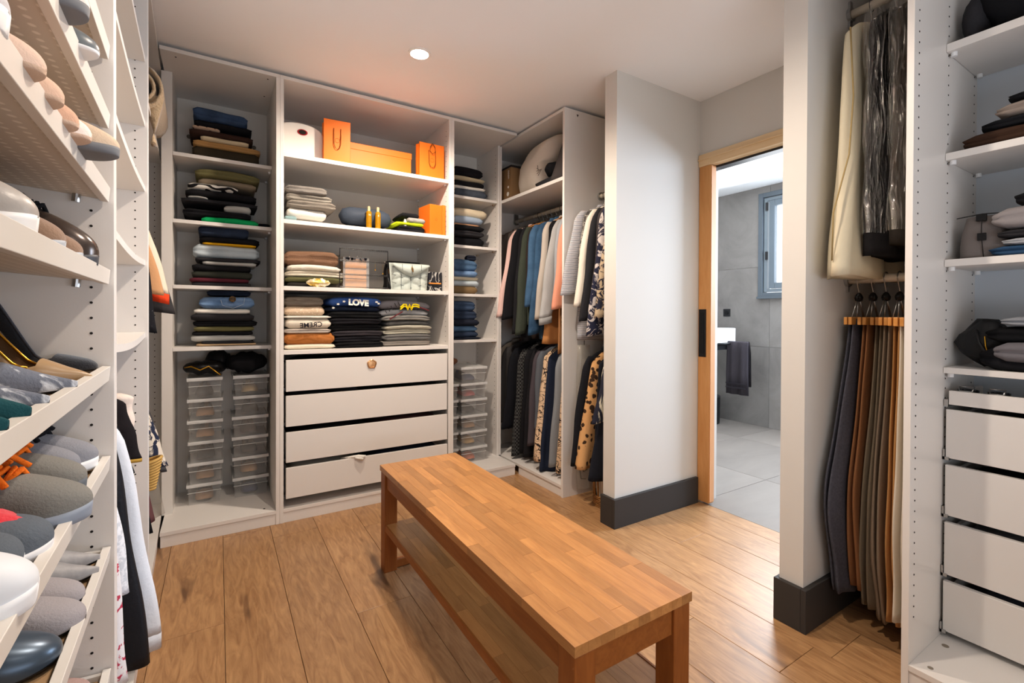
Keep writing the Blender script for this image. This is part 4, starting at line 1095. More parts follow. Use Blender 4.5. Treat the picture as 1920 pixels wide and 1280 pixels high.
def col_of(px0, px1, ys, yb, y0, n, names, cols, where, group, d=.30):
    a, b_ = pix(px0, 700, 1, y0).x, pix(px1, 700, 1, y0).x
    h = .1
    for i in range(n):
        z = .075+i*yb
        shoe_box((a+b_)/2+random.uniform(-.004, .004), y0+random.uniform(-.004, .004), z, b_-a, d, yb-.0005, '%s clear shoe box, %s' % (names[i], where), ('f', cols[i], 1), group, rz=math.radians(random.uniform(-1.2, 1.2)))
B6 = ['lowest', 'second from the bottom', 'third from the bottom', 'fourth from the bottom', 'fifth from the bottom', 'topmost']
tn, bk_, nv, gd = SU('#A9805A'), SU('#1C1C20'), SU('#26335A'), LE('#B79A6A')
col_of(352, 417, None, .1145, .30, 6, B6, [tn, tn, bk_, tn, tn, bk_], 'left column under the folded trousers', 'clear shoe boxes under the left shelves', d=.262)
col_of(437, 503, None, .1145, .30, 6, B6, [nv, tn, bk_, SU('#4A3A34'), bk_, gd], 'right column under the folded trousers', 'clear shoe boxes under the left shelves', d=.262)
zt = .075+6*.1145
def bundle(name, label, cat, x, y, z, w, d, h, m, seed, parts=None):
    q = M(); rg = []; n = 14
    for i in range(n+1):
        e = -1+2*i/n; s_ = max(.05, 1-abs(e)**3)**.5
        rg.append([(e*w/2, math.cos(a)*d/2*s_*(1+.25*noise.noise(Vector((e*2, a, seed)))), h*.5+h*.5*math.sin(a)*s_*(1+.5*noise.noise(Vector((e*2.5+seed, math.cos(a), math.sin(a)))))) for a in [2*PI*k/16 for k in range(16)]])
    o = q.loft(rg).build(name, m, None, smooth=True); 
    zm = min(v[2] for r in rg for v in r)
    o.location = (x, y, z-zm); tag(o, label, cat); return o
bA = bundle('handbag', 'black evening bag with gold chain lying on the left shoe boxes', 'bag', .17, .40, zt, .20, .16, .075, mat('#121214', rough=.35, bump=.5, bscale=30), 3)
q = M(); q.tube([(-.09, -.07, .045), (-.06, -.09, .052), (-.02, -.085, .03), (.02, -.095, .05), (.05, -.085, .02), (.075, -.10, .0)], .004, 6); q.build('chain', GOLD, bA, smooth=True, world=False)
bundle('handbag', 'black soft pouch bag with gold zip standing behind the evening bag', 'bag', .235, .47, zt, .13, .12, .12, mat('#17171A', rough=.5, bump=.6, bscale=30), 5)
bundle('scarf', 'black crumpled cloth lying on the right shoe boxes under the shelf', 'clothing', .375, .42, zt, .21, .20, .11, BLK, 8)
cn, rd, org = LE('#8F8A84'), LE('#B33338'), LE('#D8642A')
for i in range(5):
    z = .075+i*.1115
    shoe_box(1.573, .20+.004*(i % 2), z, .126, .31, .111, '%s clear shoe box, left column in the corner unit' % ['lowest', 'second from the bottom', 'third from the bottom', 'fourth from the bottom', 'topmost'][i], ('f', [cn, org, tn, cn, bk_][i], 1), 'clear shoe boxes in the corner unit')
for i in range(6):
    z = .075+i*.1115
    shoe_box(1.755, .19+.004*(i % 2), z, .200, .31, .111, '%s clear shoe box, right column in the corner unit' % B6[i], ('f', [org, LE('#C79A50'), tn, bk_, rd, nv][i], 1), 'clear shoe boxes in the corner unit')
wb = thing('basket', 'small woven straw pouch on the left boxes in the corner unit', 'basket', (1.575, .30, .075+5*.1115))
q = M()
for k in range(7): q.tube([(math.cos(a)*(.048+.002*k), math.sin(a)*.04, .006+.011*k+.004*math.sin(5*a+k)) for a in [2*PI*j/20 for j in range(21)]], .0062, 6)
q.build('woven_wall', cloth('#B9935F', bump=.8), wb, smooth=True, world=False)
bundle('pouch', 'brown leather pouch standing behind the straw pouch in the corner', 'pouch', 1.66, .36, .075+5*.1115+.112*1, .09, .06, .05, LE('#6A4127'), 12)

# ================================================================ HANGING CLOTHES
def garment(name, label, cat, x, y, zrod, drop, m, kind='shirt', half=.20, th=.028, sl=.60, slm=None, seed=0, group=None, hang='metal', front=-1, rz=0, hanger_label=None, short=False, collar=True, cuff=None, hemw=None, R=None, zb=None, wide=.050, back=.25, cuffh=.045):
    """garment on a hanger, its plane across the rod. local: u along x (front = -1 looks to -x), z down from the rod.
    R = how far the front edge reaches from the rod at its low end, zb = height where the front sleeve ends"""
    root = thing(name, label, cat, (x, y, zrod), rz, group)
    hk = .070                     # hook drop
    if zb is not None: sl = zrod-hk-.055-zb
    q = M(); rings = []
    n = 26; K = 36
    R = R or half+.05
    hem = hemw or (R-.02 if kind == 'dress' else half*.95)
    for i in range(n+1):
        t = i/n
        z = -hk-.012-(.080*(min(1, t/.12))**1.25 if t <= .12 else .080+(drop-.080)*(t-.12)/.88)
        if t < .12:
            k = t/.12; a = .055+(half-.055)*k**.8; b_ = th*(.45+.4*k)
        else:
            k = (t-.12)/.88; a = half+(hem-half)*k; b_ = th*(.85+.45*k)
        ring = []
        for j in range(K):
            an = 2*PI*j/K; cu, su = math.cos(an), math.sin(an)
            aa = a if cu*front > 0 else min(a, back)
            rdg = 1-abs(noise.noise(Vector((cu*4.5+seed*1.7, su*.6, t*1.0))))*2
            fold = 1+.5*t*(rdg-.4)+.25*noise.noise(Vector((cu*9+seed, su*2, t*4)))
            sway = .012*t*noise.noise(Vector((seed*3., t*2, cu*2)))
            u = aa*math.copysign(abs(cu)**.75, cu)*(1+.05*t*noise.noise(Vector((seed, su*2, t*3))))
            ring.append((u, b_*math.copysign(abs(su)**.8, su)*fold+sway+.009*t*math.sin(cu*9+seed), z+(.014*noise.noise(Vector((cu*2, su, seed))) if i == n else 0)))
        rings.append(ring)
    q.loft(rings).build('body', m, root, smooth=True, world=False)
    if kind in ('shirt', 'jacket'):
        for s_ in (-1, 1):
            fr = s_ == front
            L2 = sl*(1 if fr else .96); q = M(); rg = []
            nn_ = 24; RR = R if fr else min(R, back)
            rw = wide*(1.25 if short else 1)
            for i in range(nn_+1):
                t = i/nn_
                z = -hk-.055-L2*t
                ra = (.058+(rw-.058)*t) if not cuff else .058+(rw-.058)*t-(.012 if t > .94 and cuffh > .03 else 0)
                rb = .027*(1-.12*t)
                if t < .12: ra *= .55+.45*(t/.12)**.6; rb *= .65+.35*t/.12
                uo = half+.012+(RR-half-.012)*t**.85          # outer edge
                if t < .12: uo -= .03*(1-t/.12)**1.5
                uc = s_*(uo-ra)
                yo = .008*math.sin(t*4+seed)+.003
                ring = []
                for j in range(20):
                    an = 2*PI*j/20
                    rg_ = 1-2*abs(noise.noise(Vector((math.cos(an)*1.6+seed*2.1+s_, math.sin(an)*1.6, t*6.2))))
                    f_ = 1+.13*(rg_-.5)+.16*noise.noise(Vector((math.cos(an)*2.4+seed*1.3, math.sin(an)*2.4, t*2.2)))
                    ring.append((uc+math.cos(an)*ra*(.93+.07*f_)+.003*math.sin(t*11+seed), yo+math.sin(an)*rb*f_*1.05, z+.010*math.cos(an)*(-s_)*t))
                rg.append(ring)
            q.loft(rg).build('sleeve', slm or m, root, smooth=True, world=False)
            if cuff:
                q = M(); r0 = rg[-1]; r1 = [(a_[0], a_[1], a_[2]-cuffh) for a_ in r0]; q.loft([r0, r1]).build('cuff', cuff, root, smooth=True, world=False)
    if collar:
        q = M(); q.loft([[(math.cos(an)*.062*f_, math.sin(an)*.024*f_, z) for an in [2*PI*k/16 for k in range(16)]] for z, f_ in ((-hk-.022, 1.15), (-hk+.002, .95), (-hk+.006, .80), (-hk-.016, .85))]).build('collar', slm or m, root, smooth=True, world=False)
    hg = thing('clothes_hanger', hanger_label or ('hanger holding the '+label)[:90], 'hanger', (x, y, zrod), rz, 'hangers on the rods')
    q = M()
    q.tube([(math.cos(a)*.020, 0, math.sin(a)*.020+.000) for a in [PI*(-.35+1.45*k/12) for k in range(13)]][::1]+[(-.012, 0, -.020), (0, 0, -.036), (0, 0, -hk)], .0019, 6)
    q.build('hook', METAL if hang != 'black' else DMETAL, hg, smooth=True, world=False)
    q = M()
    if hang == 'wood':
        q.loft([[(u, -.006, z-.010), (u, .006, z-.010), (u, .006, z+.010), (u, -.006, z+.010)] for u, z in ((-half*.92, -hk-.075), (-half*.5, -hk-.030), (0, -hk-.004), (half*.5, -hk-.030), (half*.92, -hk-.075))])
        q.build('hanger_arms', mat('#C98A4E', rough=.4), hg, world=False)
    else:
        q.tube([(-half*.9, 0, -hk-.075), (-.05, 0, -hk-.016), (0, 0, -hk-.004), (.05, 0, -hk-.016), (half*.9, 0, -hk-.075), (-half*.9, 0, -hk-.075)], .0028, 6)
        q.build('hanger_arms', BLACKP if hang == 'black' else METAL, hg, world=False)
    return root
STR = cloth('#D8D8DA', c2='#4A4B55', pat='stripe', scale=42, thr=.55, soft=.1)
HOUND = cloth('#4A4A48', c2='#1E1E20', pat='check', scale=75)
FLOR = cloth('#26283A', c2='#C9C0BA', pat='blotch', scale=11, thr=.53, soft=.03, dist=2.5)
LEO2 = cloth('#D2A06A', c2='#3A2A20', pat='leo', scale=27, thr=.37, soft=.03)
PALM = cloth('#2A2B38', c2='#D9D2BC', pat='blotch', scale=5, dist=3.5, thr=.48, soft=.02, stretch=(1, 1, .55))
PRINT = cloth('#DDBE9C', c2='#241F22', pat='lines', scale=9, dist=3.5, thr=.030, soft=.010)
DENS = denim('#35526F', '#4C6C8C'); TWEED = cloth('#9A958C', c2='#3E3C3C', pat='noise', scale=60, soft=.06)
PALM2 = cloth('#E8DFCF', c2='#2D3348', pat='blotch', scale=12, dist=4, thr=.52, soft=.02, stretch=(1, 1, .6))
gu = 'tops on the upper corner rod'
ZR = 1.862
UP_ = [ # y, material, drop, kind, zb, label, name, hang, half, R, wide
 (.440, cloth('#7D6F66'), .62, 'shirt', 1.25, 'taupe blouse at the far end of the upper corner rod', 'blouse', 'metal', .20, .25, .05),
 (.350, cloth('#5E5650'), .62, 'shirt', 1.2, 'grey-brown blouse half hidden behind the corner panel', 'blouse', 'metal', .20, .25, .05),
 (.218, cloth('#E0BDB4'), .66, 'shirt', 1.10, 'pale pink blouse on the upper corner rod', 'blouse', 'metal', .20, .335, .036),
 (.165, BLK, .80, 'jacket', 1.08, 'black coat with a small brooch on the upper corner rod', 'coat', 'black', .215, .325, .052),
 (.112, cloth('#1F1F22'), .86, 'shirt', .98, 'black long-sleeved top left of the dark green one', 'blouse', 'wood', .20, .27, .045),
 (.062, cloth('#3E443A', bump=.5), .74, 'jacket', .972, 'dark moss green jacket on the upper corner rod', 'jacket', 'wood', .20, .278, .046),
 (.005, cloth('#2F2724'), .84, 'shirt', 1.2, 'dark brown blouse left of the denim shirt', 'blouse', 'wood', .19, .24, .05),
 (-.052, DENS, .66, 'shirt', 1.17, 'mid-blue denim shirt on the upper corner rod', 'shirt', 'metal', .205, .272, .048),
 (-.105, denim('#2C4560', '#40607E'), .84, 'shirt', .978, 'darker blue denim shirt behind the pale sweatshirt', 'shirt', 'black', .19, .285, .045),
 (-.160, cloth('#BDB3A8'), .66, 'shirt', 1.085, 'stone beige sweatshirt on the upper corner rod', 'sweatshirt', 'metal', .185, .265, .046),
 (-.210, BLK, .86, 'shirt', 1.33, 'black top between the beige and grey sweatshirts', 'blouse', 'wood', .18, .20, .05),
 (-.268, cloth('#A9A9A8'), .60, 'shirt', 1.095, 'light grey marl sweatshirt with ribbed cuffs', 'sweatshirt', 'wood', .175, .302, .062),
 (-.322, cloth('#9EA3A8'), .62, 'shirt', 1.2, 'blue-grey jersey top next to the peach one', 'shirt', 'metal', .18, .24, .05),
 (-.375, cloth('#E39A80'), .56, 'shirt', 1.15, 'peach blouse on the upper corner rod', 'blouse', 'metal', .18, .285, .055),
 (-.430, cloth('#D6C88E', c2='#4B4A3A', pat='zebra', scale=12, dist=4), .76, 'shirt', 1.06, 'yellow and black patterned top nearest the cabinet side', 'blouse', 'metal', .18, .25, .04)]
for i, (y, m, dr_, k, zb_, lb, nm, hg_, hf, R_, wd) in enumerate(UP_):
    garment(nm, lb, {'blouse': 'shirt'}.get(nm, nm), RX, y, ZR, dr_, m, k, half=hf, zb=zb_, R=R_, wide=wd, seed=i+1, group=gu, hang=hg_, cuff=(cloth('#9A9A99') if 'ribbed' in lb else None), rz=math.radians(random.uniform(-2, 2)), hanger_label='hanger hidden inside the '+lb.split(' on ')[0].split(' at ')[0])
for y, c, lb, zt_, R_, nm in ((-.245, '#B47B48', 'orange-brown skirt hanging under the light grey sweatshirt', 1.12, .26, 'skirt'), (-.335, '#A87850', 'camel suede skirt hanging between the sweatshirt and the cabinet side', 1.10, .20, 'skirt')):
    garment(nm, lb, 'skirt', RX, y, ZR, .92 if 'camel' in lb else .86, cloth(c), 'dress', half=.17, R=R_+.03, seed=int(-y*1000), group=gu, hang='metal', hanger_label='hanger hidden inside the '+lb.split(' hanging')[0], th=.018)
gl = 'clothes on the lower corner rod'
LOW = [
 (.44, cloth('#8A7F74'), .60, 'dress', .3, 'taupe patterned skirt at the far end of the lower corner rod', 'skirt', .25, .05),
 (.33, cloth('#3A3838'), .66, 'jacket', .3, 'dark grey jacket in the far part of the lower corner rod', 'jacket', .25, .05),
 (.200, cloth('#15161B'), .70, 'jacket', .28, 'black coat at the left of the lower corner rod', 'coat', .30, .06),
 (.100, HOUND, .80, 'jacket', .105, 'grey houndstooth coat hanging on the lower corner rod', 'coat', .28, .055),
 (.035, BLK, .80, 'jacket', .14, 'black coat next to the houndstooth coat', 'coat', .25, .05),
 (-.030, cloth('#1D1C1F'), .78, 'jacket', .13, 'second black coat left of the plum-grey jacket', 'coat', .262, .045),
 (-.078, cloth('#4C454A'), .72, 'jacket', .22, 'plum-grey jacket on the lower corner rod', 'jacket', .26, .05),
 (-.130, cloth('#5A5F66'), .62, 'shirt', .34, 'slate grey jersey left of the printed dress', 'shirt', .235, .05),
 (-.178, PRINT, .76, 'dress', .2, 'beige dress with black scribbled print on the lower corner rod', 'dress', .305, .05),
 (-.235, cloth('#232A3C'), .82, 'dress', .3, 'navy dress touching the cabinet floor under the printed one', 'dress', .29, .05),
 (-.335, cloth('#868A8E'), .72, 'shirt', .145, 'steel grey cardigan on the lower corner rod', 'cardigan', .272, .052),
 (-.400, PRINT, .79, 'dress', .3, 'second beige scribble print dress against the cabinet side', 'dress', .27, .05),
 (-.450, cloth('#2A2C34'), .70, 'dress', .3, 'dark dress pressed against the side of the corner wardrobe', 'dress', .24, .05)]
for i, (y, m, dr_, k, zb_, lb, nm, R_, wd) in enumerate(LOW):
    garment(nm, lb, {'cardigan': 'sweater'}.get(nm, nm), RX, y, .985, dr_, m, k, half=.20, zb=zb_, R=R_, wide=wd, seed=i+31, group=gl, hang='black', th=(.050 if 'scribbled' in lb else .030), rz=math.radians(random.uniform(-2, 2)), hanger_label='hanger hidden inside the '+lb.split(' on ')[0].split(' at ')[0])
gn = 'tops on the niche rod'
NI = [
 (-.545, STR, .82, 'shirt', 1.232, 'black and white striped long top, first in the niche', 'shirt', .215, .343, True, .070),
 (-.598, TWEED, .60, 'shirt', 1.25, 'grey speckled knit cardigan in the niche', 'cardigan', .20, .262, True, .05),
 (-.632, cloth('#E4DACA'), .56, 'shirt', 1.165, 'cream blouse with long sleeve in the niche', 'blouse', .19, .318, False, .045),
 (-.682, cloth('#27272A'), .62, 'shirt', 1.08, 'black blouse hanging right of the cream one in the niche', 'blouse', .19, .322, False, .055),
 (-.725, cloth('#3A3536'), .60, 'shirt', 1.20, 'brown-black knit top in the niche', 'shirt', .19, .27, False, .05),
 (-.765, FLOR, .84, 'shirt', 1.0, 'navy and beige floral long blouse in the niche', 'blouse', .21, .335, False, .065),
 (-.815, cloth('#B7A285', c2='#2A2A38', pat='blotch', scale=13, dist=3, thr=.5), .84, 'shirt', 1.1, 'beige feather print blouse against the short wall', 'blouse', .21, .315, False, .05)]
for i, (y, m, dr_, k, zb_, lb, nm, hf, R_, sh_, wd) in enumerate(NI):
    garment(nm, lb, {'blouse': 'shirt', 'cardigan': 'sweater'}.get(nm, nm), RX, y, 1.86, dr_, m, k, half=hf, zb=zb_, R=R_, wide=wd, seed=i+61, group=gn, hang='black', short=sh_, th=.022, hanger_label='hanger hidden inside the '+lb.split(' in ')[0].split(' against ')[0])
nr2 = thing('clothes_rod', 'lower rod in the niche, hidden behind the leopard dress', 'clothes rod', (RX, -.68, .985))
q = M(); rod(q, RX, -.868, -.502, .985); q.build('rod', RODM, nr2, smooth=True)
NL = [
 (-.595, cloth('#1C1D22'), .70, 'shirt', .23, 'black cardigan behind the leopard dress', 'cardigan', .19, .30),
 (-.645, LEO2, .68, 'dress', .3, 'tan leopard print dress hanging low in the niche', 'dress', .19, .335),
 (-.705, cloth('#1F2128'), .72, 'dress', .3, 'black dress right of the leopard dress', 'dress', .19, .26),
 (-.800, PALM, .44, 'shirt', .52, 'navy top with cream palm leaves in the niche', 'shirt', .20, .325),
 (-.758, cloth('#22242C'), .72, 'dress', .3, 'dark navy trousers reaching down into the wicker basket', 'trousers', .18, .325)]
for i, (y, m, dr_, k, zb_, lb, nm, hf, R_) in enumerate(NL):
    garment(nm, lb, {'cardigan': 'sweater'}.get(nm, nm), RX, y, .985, dr_, m, k, half=hf, zb=zb_, R=R_, seed=i+81, group='lower niche clothes', hang='black', th=(.042 if 'tan leopard' in lb else .022), hanger_label='hanger hidden inside the '+lb.split(' hanging ')[0].split(' in ')[0])
# wicker basket on the floor of the niche
wk = thing('wicker_basket', 'tall brown wicker basket on the floor of the niche', 'basket', (2.22, -.72, 0))
WIK = mat('#A97A45', c2='#7E5429', pat='noise', scale=20, soft=.2, rough=.6)
q = M()
for z in [.006+.011*k for k in range(6)]+[.225, .236, .247, .258]:
    q.tube([(math.cos(a)*(.13+.06*z), math.sin(a)*(.11+.06*z), z+.003*math.sin(12*a+z*300)) for a in [2*PI*j/36 for j in range(37)]], .006, 6)
q.build('woven_rim', WIK, wk, smooth=True, world=False)
for k in range(20):
    a = 2*PI*k/20; M().tube([(math.cos(a)*(.128+.06*z), math.sin(a)*(.108+.06*z), z) for z in (0, .12, .26)], .005, 6).build('stake', WIK, wk, smooth=True, world=False)
M().lathe([(.001, .002), (.115, .002), (.125, .22), (.12, .22), (.11, .01), (.001, .01)], b=.85).build('basket_lining', cloth('#C9C0B0'), wk, world=False)
cv = thing('garment_bag', 'clear plastic garment bag hanging in the niche beside the leopard dress', 'garment bag', (2.14, -.53, .985))
q = M(); rg = []
for i in range(15):
    t = i/14; z = -.06-.88*t; rg.append([(math.cos(a)*(.045+.02*math.sin(t*3))*(1+.1*math.sin(5*a+t*7)), math.sin(a)*.020, z) for a in [2*PI*k/14 for k in range(14)]])
q.loft(rg).build('plastic_cover', BAGP, cv, smooth=True, world=False)
q = M(); q.tube([(-.03, 0, -.55), (-.034, 0, -.80), (-.02, 0, -.88), (.02, .005, -.89)], .003, 6); q.tube([(-.02, 0, -.55), (-.02, 0, -.78), (0, 0, -.84), (.03, .0, -.83)], .003, 6); q.tube([(0, 0, .0), (0, 0, -.06)], .002, 6)
q.build('hanger_wire', DMETAL, cv, smooth=True, world=False)
# shelf of the sideways unit
ZSH = 1.9485
cb = thing('cardboard_box', 'brown cardboard box with white print at the far end of the shelf', 'box', (2.12, .33, ZSH))
M().box(2.035, 2.22, .165, .48, ZSH, ZSH+.235).build('box_body', mat('#8A6B48', rough=.8, bump=.1), cb, bevel=.003)
M().box(2.04, 2.215, .17, .47, ZSH+.236, ZSH+.252).build('box_flap', mat('#2A2624', rough=.8), cb)
text('printed_letters', 'noon', .030, mat('#E6E0D6', rough=.7), cb, (2.0345, .195, ZSH+.185), (PI/2, PI/2, -PI/2))
q = M(); q.cyl((2.0348, .20, ZSH+.095), .009, -.001, 0, 14); q.cyl((2.0348, .205, ZSH+.045), .016, -.001, 0, 14); q.build('printed_dots', mat('#E6E0D6', rough=.7), cb)
pl = thing('pillow', 'large white pillow in a cotton cover stuffed on the shelf of the sideways unit', 'pillow', (2.22, .0, ZSH))
OUT = [(.155, .0), (.175, .06), (.17, .13), (.145, .20), (.095, .265), (.03, .315), (-.05, .345), (-.14, .358), (-.23, .360), (-.275, .350), (-.278, .30), (-.262, .245), (-.235, .205), (-.19, .185), (-.155, .15), (-.135, .09), (-.13, .04), (-.12, 0), (-.04, -.004), (.06, -.004)]
q = M(); rg = []; n = 22; cy_, cz_ = .0, .16
for i in range(n+1):
    e = -1+2*i/n; s_ = .30+.70*max(0, 1-abs(e)**3)**.5; ring = []
    for k in range(len(OUT)*2):
        a_, b2 = OUT[k//2], OUT[(k//2+1) % len(OUT)]; t = (k % 2)*.5
        y, z = a_[0]*(1-t)+b2[0]*t, a_[1]*(1-t)+b2[1]*t
        w_ = 1+.05*noise.noise(Vector((y*9, z*9, e*2.5)))
        ring.append((e*.165+.012*noise.noise(Vector((y*7, z*7, 3))), cy_+(y-cy_)*s_*w_, cz_+(z-cz_)*s_*w_))
    rg.append(ring)
mn = min(p[2] for r in rg for p in r)
rg = [[(x, y, z-mn) for x, y, z in r] for r in rg]
q.loft(rg).build('pillow_body', cloth('#D9CDBF', bump=.5, bscale=14), pl, smooth=True, world=False)
q = M()
for k in range(5): a = -.9+.4*k; q.tube([(-.165, -.19+.01*k, .13), (-.172, -.19+math.cos(a)*.05, .13+math.sin(a)*.05)], .0022, 5)
q.build('tie_strings', cloth('#7A6E66'), pl, world=False)
bundle('cloth_bundle', 'black folded fabric on the shelf between the pillow and the dark bag', 'clothing', 2.12, -.30, ZSH+.045, .2, .16, .10, BLK, 15)
folded('folded_clothes', 'dark grey flat folded cloth under the black bundle at the shelf edge', 'clothing', 2.02, 2.25, -.42, -.17, ZSH, ZSH+.045, CHAR, 33)
gb2 = thing('garment_bag', 'dark grey cloth bag slumped against the right side of the shelf', 'bag', (2.1, -.43, ZSH))
q = M(); rg = []
for i in range(13):
    t = i/12; rg.append([(math.cos(a)*(.10-.06*t)*(1+.12*math.sin(3*a+t*4)), .0+.055*(1-t)-.03*t+math.sin(a)*(.085-.062*t), .002+.385*t) for a in [2*PI*k/16 for k in range(16)]])
q.loft([[(x, y-.02+.0*z, z) for x, y, z in r] for r in rg]).build('bag_body', cloth('#45403F'), gb2, smooth=True, world=False)
# ================================================================ SHOES ON THE SLANTED SHELVES
TT = math.tan(TILT)
def toe(si, px, py, hz=0.0):
    """local point on shelf si's mat plane (raised by hz) seen at a pixel"""
    d = RT*((px-960)/F)+UP*((CY-py)/F)+_f
    o = LW2(CAM); dd = LW2(CAM+d)-o
    z0 = SZ[si]+.0135+hz
    t = (z0-(o.x+.022)*TT-o.z)/(dd.z+dd.x*TT)
    return o+dd*t
def pshoe(si, px, py, kind, m, label, hz=.02, yaw=0, xt=None, group='pairs on the slanted shoe shelves', **k):
    p = toe(si, px, py, hz)
    if xt is not None: p.x = xt
    if abs(p.x) > .14: print('toe x', si, px, py, tuple(p))
    p.x = max(-.10, min(.09, p.x))
    z = SZ[si]+.0150-(p.x+.022)*TT
    return shoe(kind, m, label=label, loc=L2W(p.x, p.y, z), ry=TILT, rz=TH+math.radians(yaw), group=group, **k)
BLUSH = SU('#D9BBA6'); KNITG = knit('#A9ABB0', '#8E9096'); WSO = mat('#E4E4E4', rough=.5); GSO = mat('#6E7074', rough=.7)
FURB = SU('#8B6F5A', sheen=.3); SUEDE = SU('#8C8A8C'); CAMO = cloth('#6F7480', c2='#D8DCE2', pat='blotch', scale=17, thr=.54, soft=.04, dist=1.5, bscale=200)
TEAL = SU('#1E4A50'); BRZ = LE('#A88A66', .25)
def Yt(si, ylocal, kind, m, label, x=.02, yaw=0, **k):
    z = SZ[si]+.0150-(x+.022)*TT
    k.setdefault('group', 'pairs on the slanted shoe shelves')
    return shoe(kind, m, label=label, loc=L2W(x, ylocal, z), ry=TILT, rz=TH+math.radians(yaw), **k)
# toe pixel -> lateral position on the shelf
def place(si, px, kind, m, label, x=.02, **k):
    # find local y so that a point (x, y, shelf) projects to column px
    d0 = None
    lo, hi = -2.3, -1.3
    for _ in range(40):
        mid = (lo+hi)/2; w_ = L2W(x, mid, SZ[si]+.02)-CAM
        X = 960+F*w_.dot(RT)/w_.dot(_f)
        if X < px: lo = mid
        else: hi = mid
    return Yt(si, (lo+hi)/2, kind, m, label, x=x, **k)
def tpl(si, px, py, kind, m, label, hz=.016, dx=0, **k):
    p = toe(si, px, py, hz)
    if not (-.16 < p.x+dx < .16): print('toe', label, tuple(p))
    x = max(-.12, min(.13, p.x+dx))
    return Yt(si, p.y, kind, m, label, x=x, **k)
place(0, 200, 'loafer', SU('#E3CBBB', sheen=.5), 'pale pink fluffy slipper at the very top left', x=-.02, lin=SU('#8F5F4A'), w=.036)
place(1, 132, 'sneaker', KNITG, 'grey knitted sneaker with lime dot high on the left', x=.028, sole=WSO, w=.042)
place(1, 165, 'loafer', SU('#E6DAD2'), 'off-white slip-on high on the left', x=.018, sole=GSO, w=.036)
place(1, 185, 'flat', LE('#5A6266'), 'slate sandal toe peeking past the off-white slip-on', x=.014, sole=WSO, w=.036)
place(2, 10, 'sneaker', SU('#C9C6C9'), 'grey and pink sneaker at the left frame edge above the flats', x=-.005, sole=WSO, lin=BLUSH)
for i, (px, x) in enumerate([(84, .006), (118, .006), (146, .006), (170, .012)]):
    place(2, px, 'flat', SU(['#DCC0AE', '#D6B59F', '#CDA48B', '#E4D8CE'][i]), ['blush pink suede flat nearest the camera on its shelf', 'rose beige suede flat, second on its shelf', 'tan pink suede flat, third on its shelf', 'cream suede flat beside the long beige one'][i], x=x, w=.038, h=.046, sole=SU('#C9AD98'))
place(2, 222, 'loafer', SU('#CDB79F'), 'beige suede loafer with grey sole sticking out past the panel', x=.038, sole=GSO, w=.036, h=.048)
place(3, 66, 'sneaker', mat('#A8A29C', rough=.4, bump=.2), 'silver grey sneaker with thick white sole at the left', x=-.008, sole=WSO, lace=cloth('#C98A66'), w=.046)
place(3, 120, 'loafer', FURB, 'brown furry loafer with grey sole, left of its pair', x=-.012, sole=mat('#A9AEB5', rough=.6), w=.042)
place(3, 153, 'loafer', FURB, 'brown furry loafer with grey sole, right of its pair', x=-.018, sole=mat('#A9AEB5', rough=.6), w=.042)
place(3, 182, 'boot', mat('#4A3F39', rough=.22, metal=.4, spec=.6), 'dark bronze leather boot behind the furry loafers', x=-.006, sole=mat('#3D4148', rough=.5), w=.040, L_=.28, lace=BLK, h=.088, yaw=-5)
place(3, 120, 'boot', SU('#17191B', sheen=.2), 'black fluffy boot at the back of the third shelf', x=-.12, w=.05, h=.12, lace=BLK)
VEL = SU('#1E1F24', sheen=.6)
tpl(4, 203, 672, 'pump', VEL, 'black suede high-heeled pump nearest the panel', heel=.135, yaw=-6, toe='round', L_=.225, w=.034, h=.030, lin=BLK, rim=cloth('#4A4A50'))
tpl(4, 182, 684, 'pump', VEL, 'black suede high-heeled pump with gold lettered insole', heel=.135, yaw=-12, toe='round', L_=.225, w=.034, h=.030, lin=mat('#26303A', rough=.5), rim=cloth('#4A4A50'))
tpl(4, 171, 702, 'pump', BRZ, 'bronze leather pointed pump', heel=.10, yaw=-6, toe='point', L_=.235, w=.038, h=.034, lin=cloth('#5B4128'), rim=GOLD)
tpl(4, 143, 729, 'flat', CAMO, 'grey and white camouflage pointed flat, far one of the pair', toe='point', L_=.26, w=.042, h=.040, hz=.010)
tpl(4, 90, 760, 'flat', CAMO, 'grey and white camouflage pointed flat, near one of the pair', toe='point', L_=.26, w=.042, h=.040, hz=.010)
tpl(4, 55, 785, 'flat', TEAL, 'dark teal suede pointed shoe, far one of the pair', toe='point', L_=.26, w=.045, h=.05, hz=.010)
tpl(4, 12, 812, 'flat', TEAL, 'dark teal suede pointed shoe, near one at the frame edge', toe='point', L_=.26, w=.045, h=.05, hz=.010)
OL = cloth('#FF7A22', bump=.7, bscale=160); GRN_ = SU('#7C7A74')
tpl(5, 182, 868, 'sneaker', SU('#85868C'), 'grey suede sneaker with black laces next to the panel', sole=WSO, lace=BLK, w=.041, L_=.27)
tpl(5, 148, 885, 'sneaker', SU('#85868C'), 'grey suede sneaker with black laces behind the orange-laced pair', sole=WSO, lace=BLK, w=.041, L_=.27)
tpl(5, 160, 905, 'sneaker', GRN_, 'taupe suede sneaker with bright orange laces, far one', sole=mat('#5B6066', rough=.7), lace=OL, w=.043, L_=.28, hz=.02)
tpl(5, 170, 950, 'sneaker', GRN_, 'taupe suede sneaker with bright orange laces, near one over the shelf edge', sole=mat('#8A93A0', rough=.6), lace=OL, w=.045, L_=.28, hz=.02)
RED = SU('#D8343E', sheen=.4)
tpl(5, 97, 1018, 'loafer', SU('#5E656D'), 'blue-grey slip-on with fluffy red lining and white sole', sole=mat('#E2E2E4', rough=.5), lin=RED, w=.046, h=.042, op=.80)
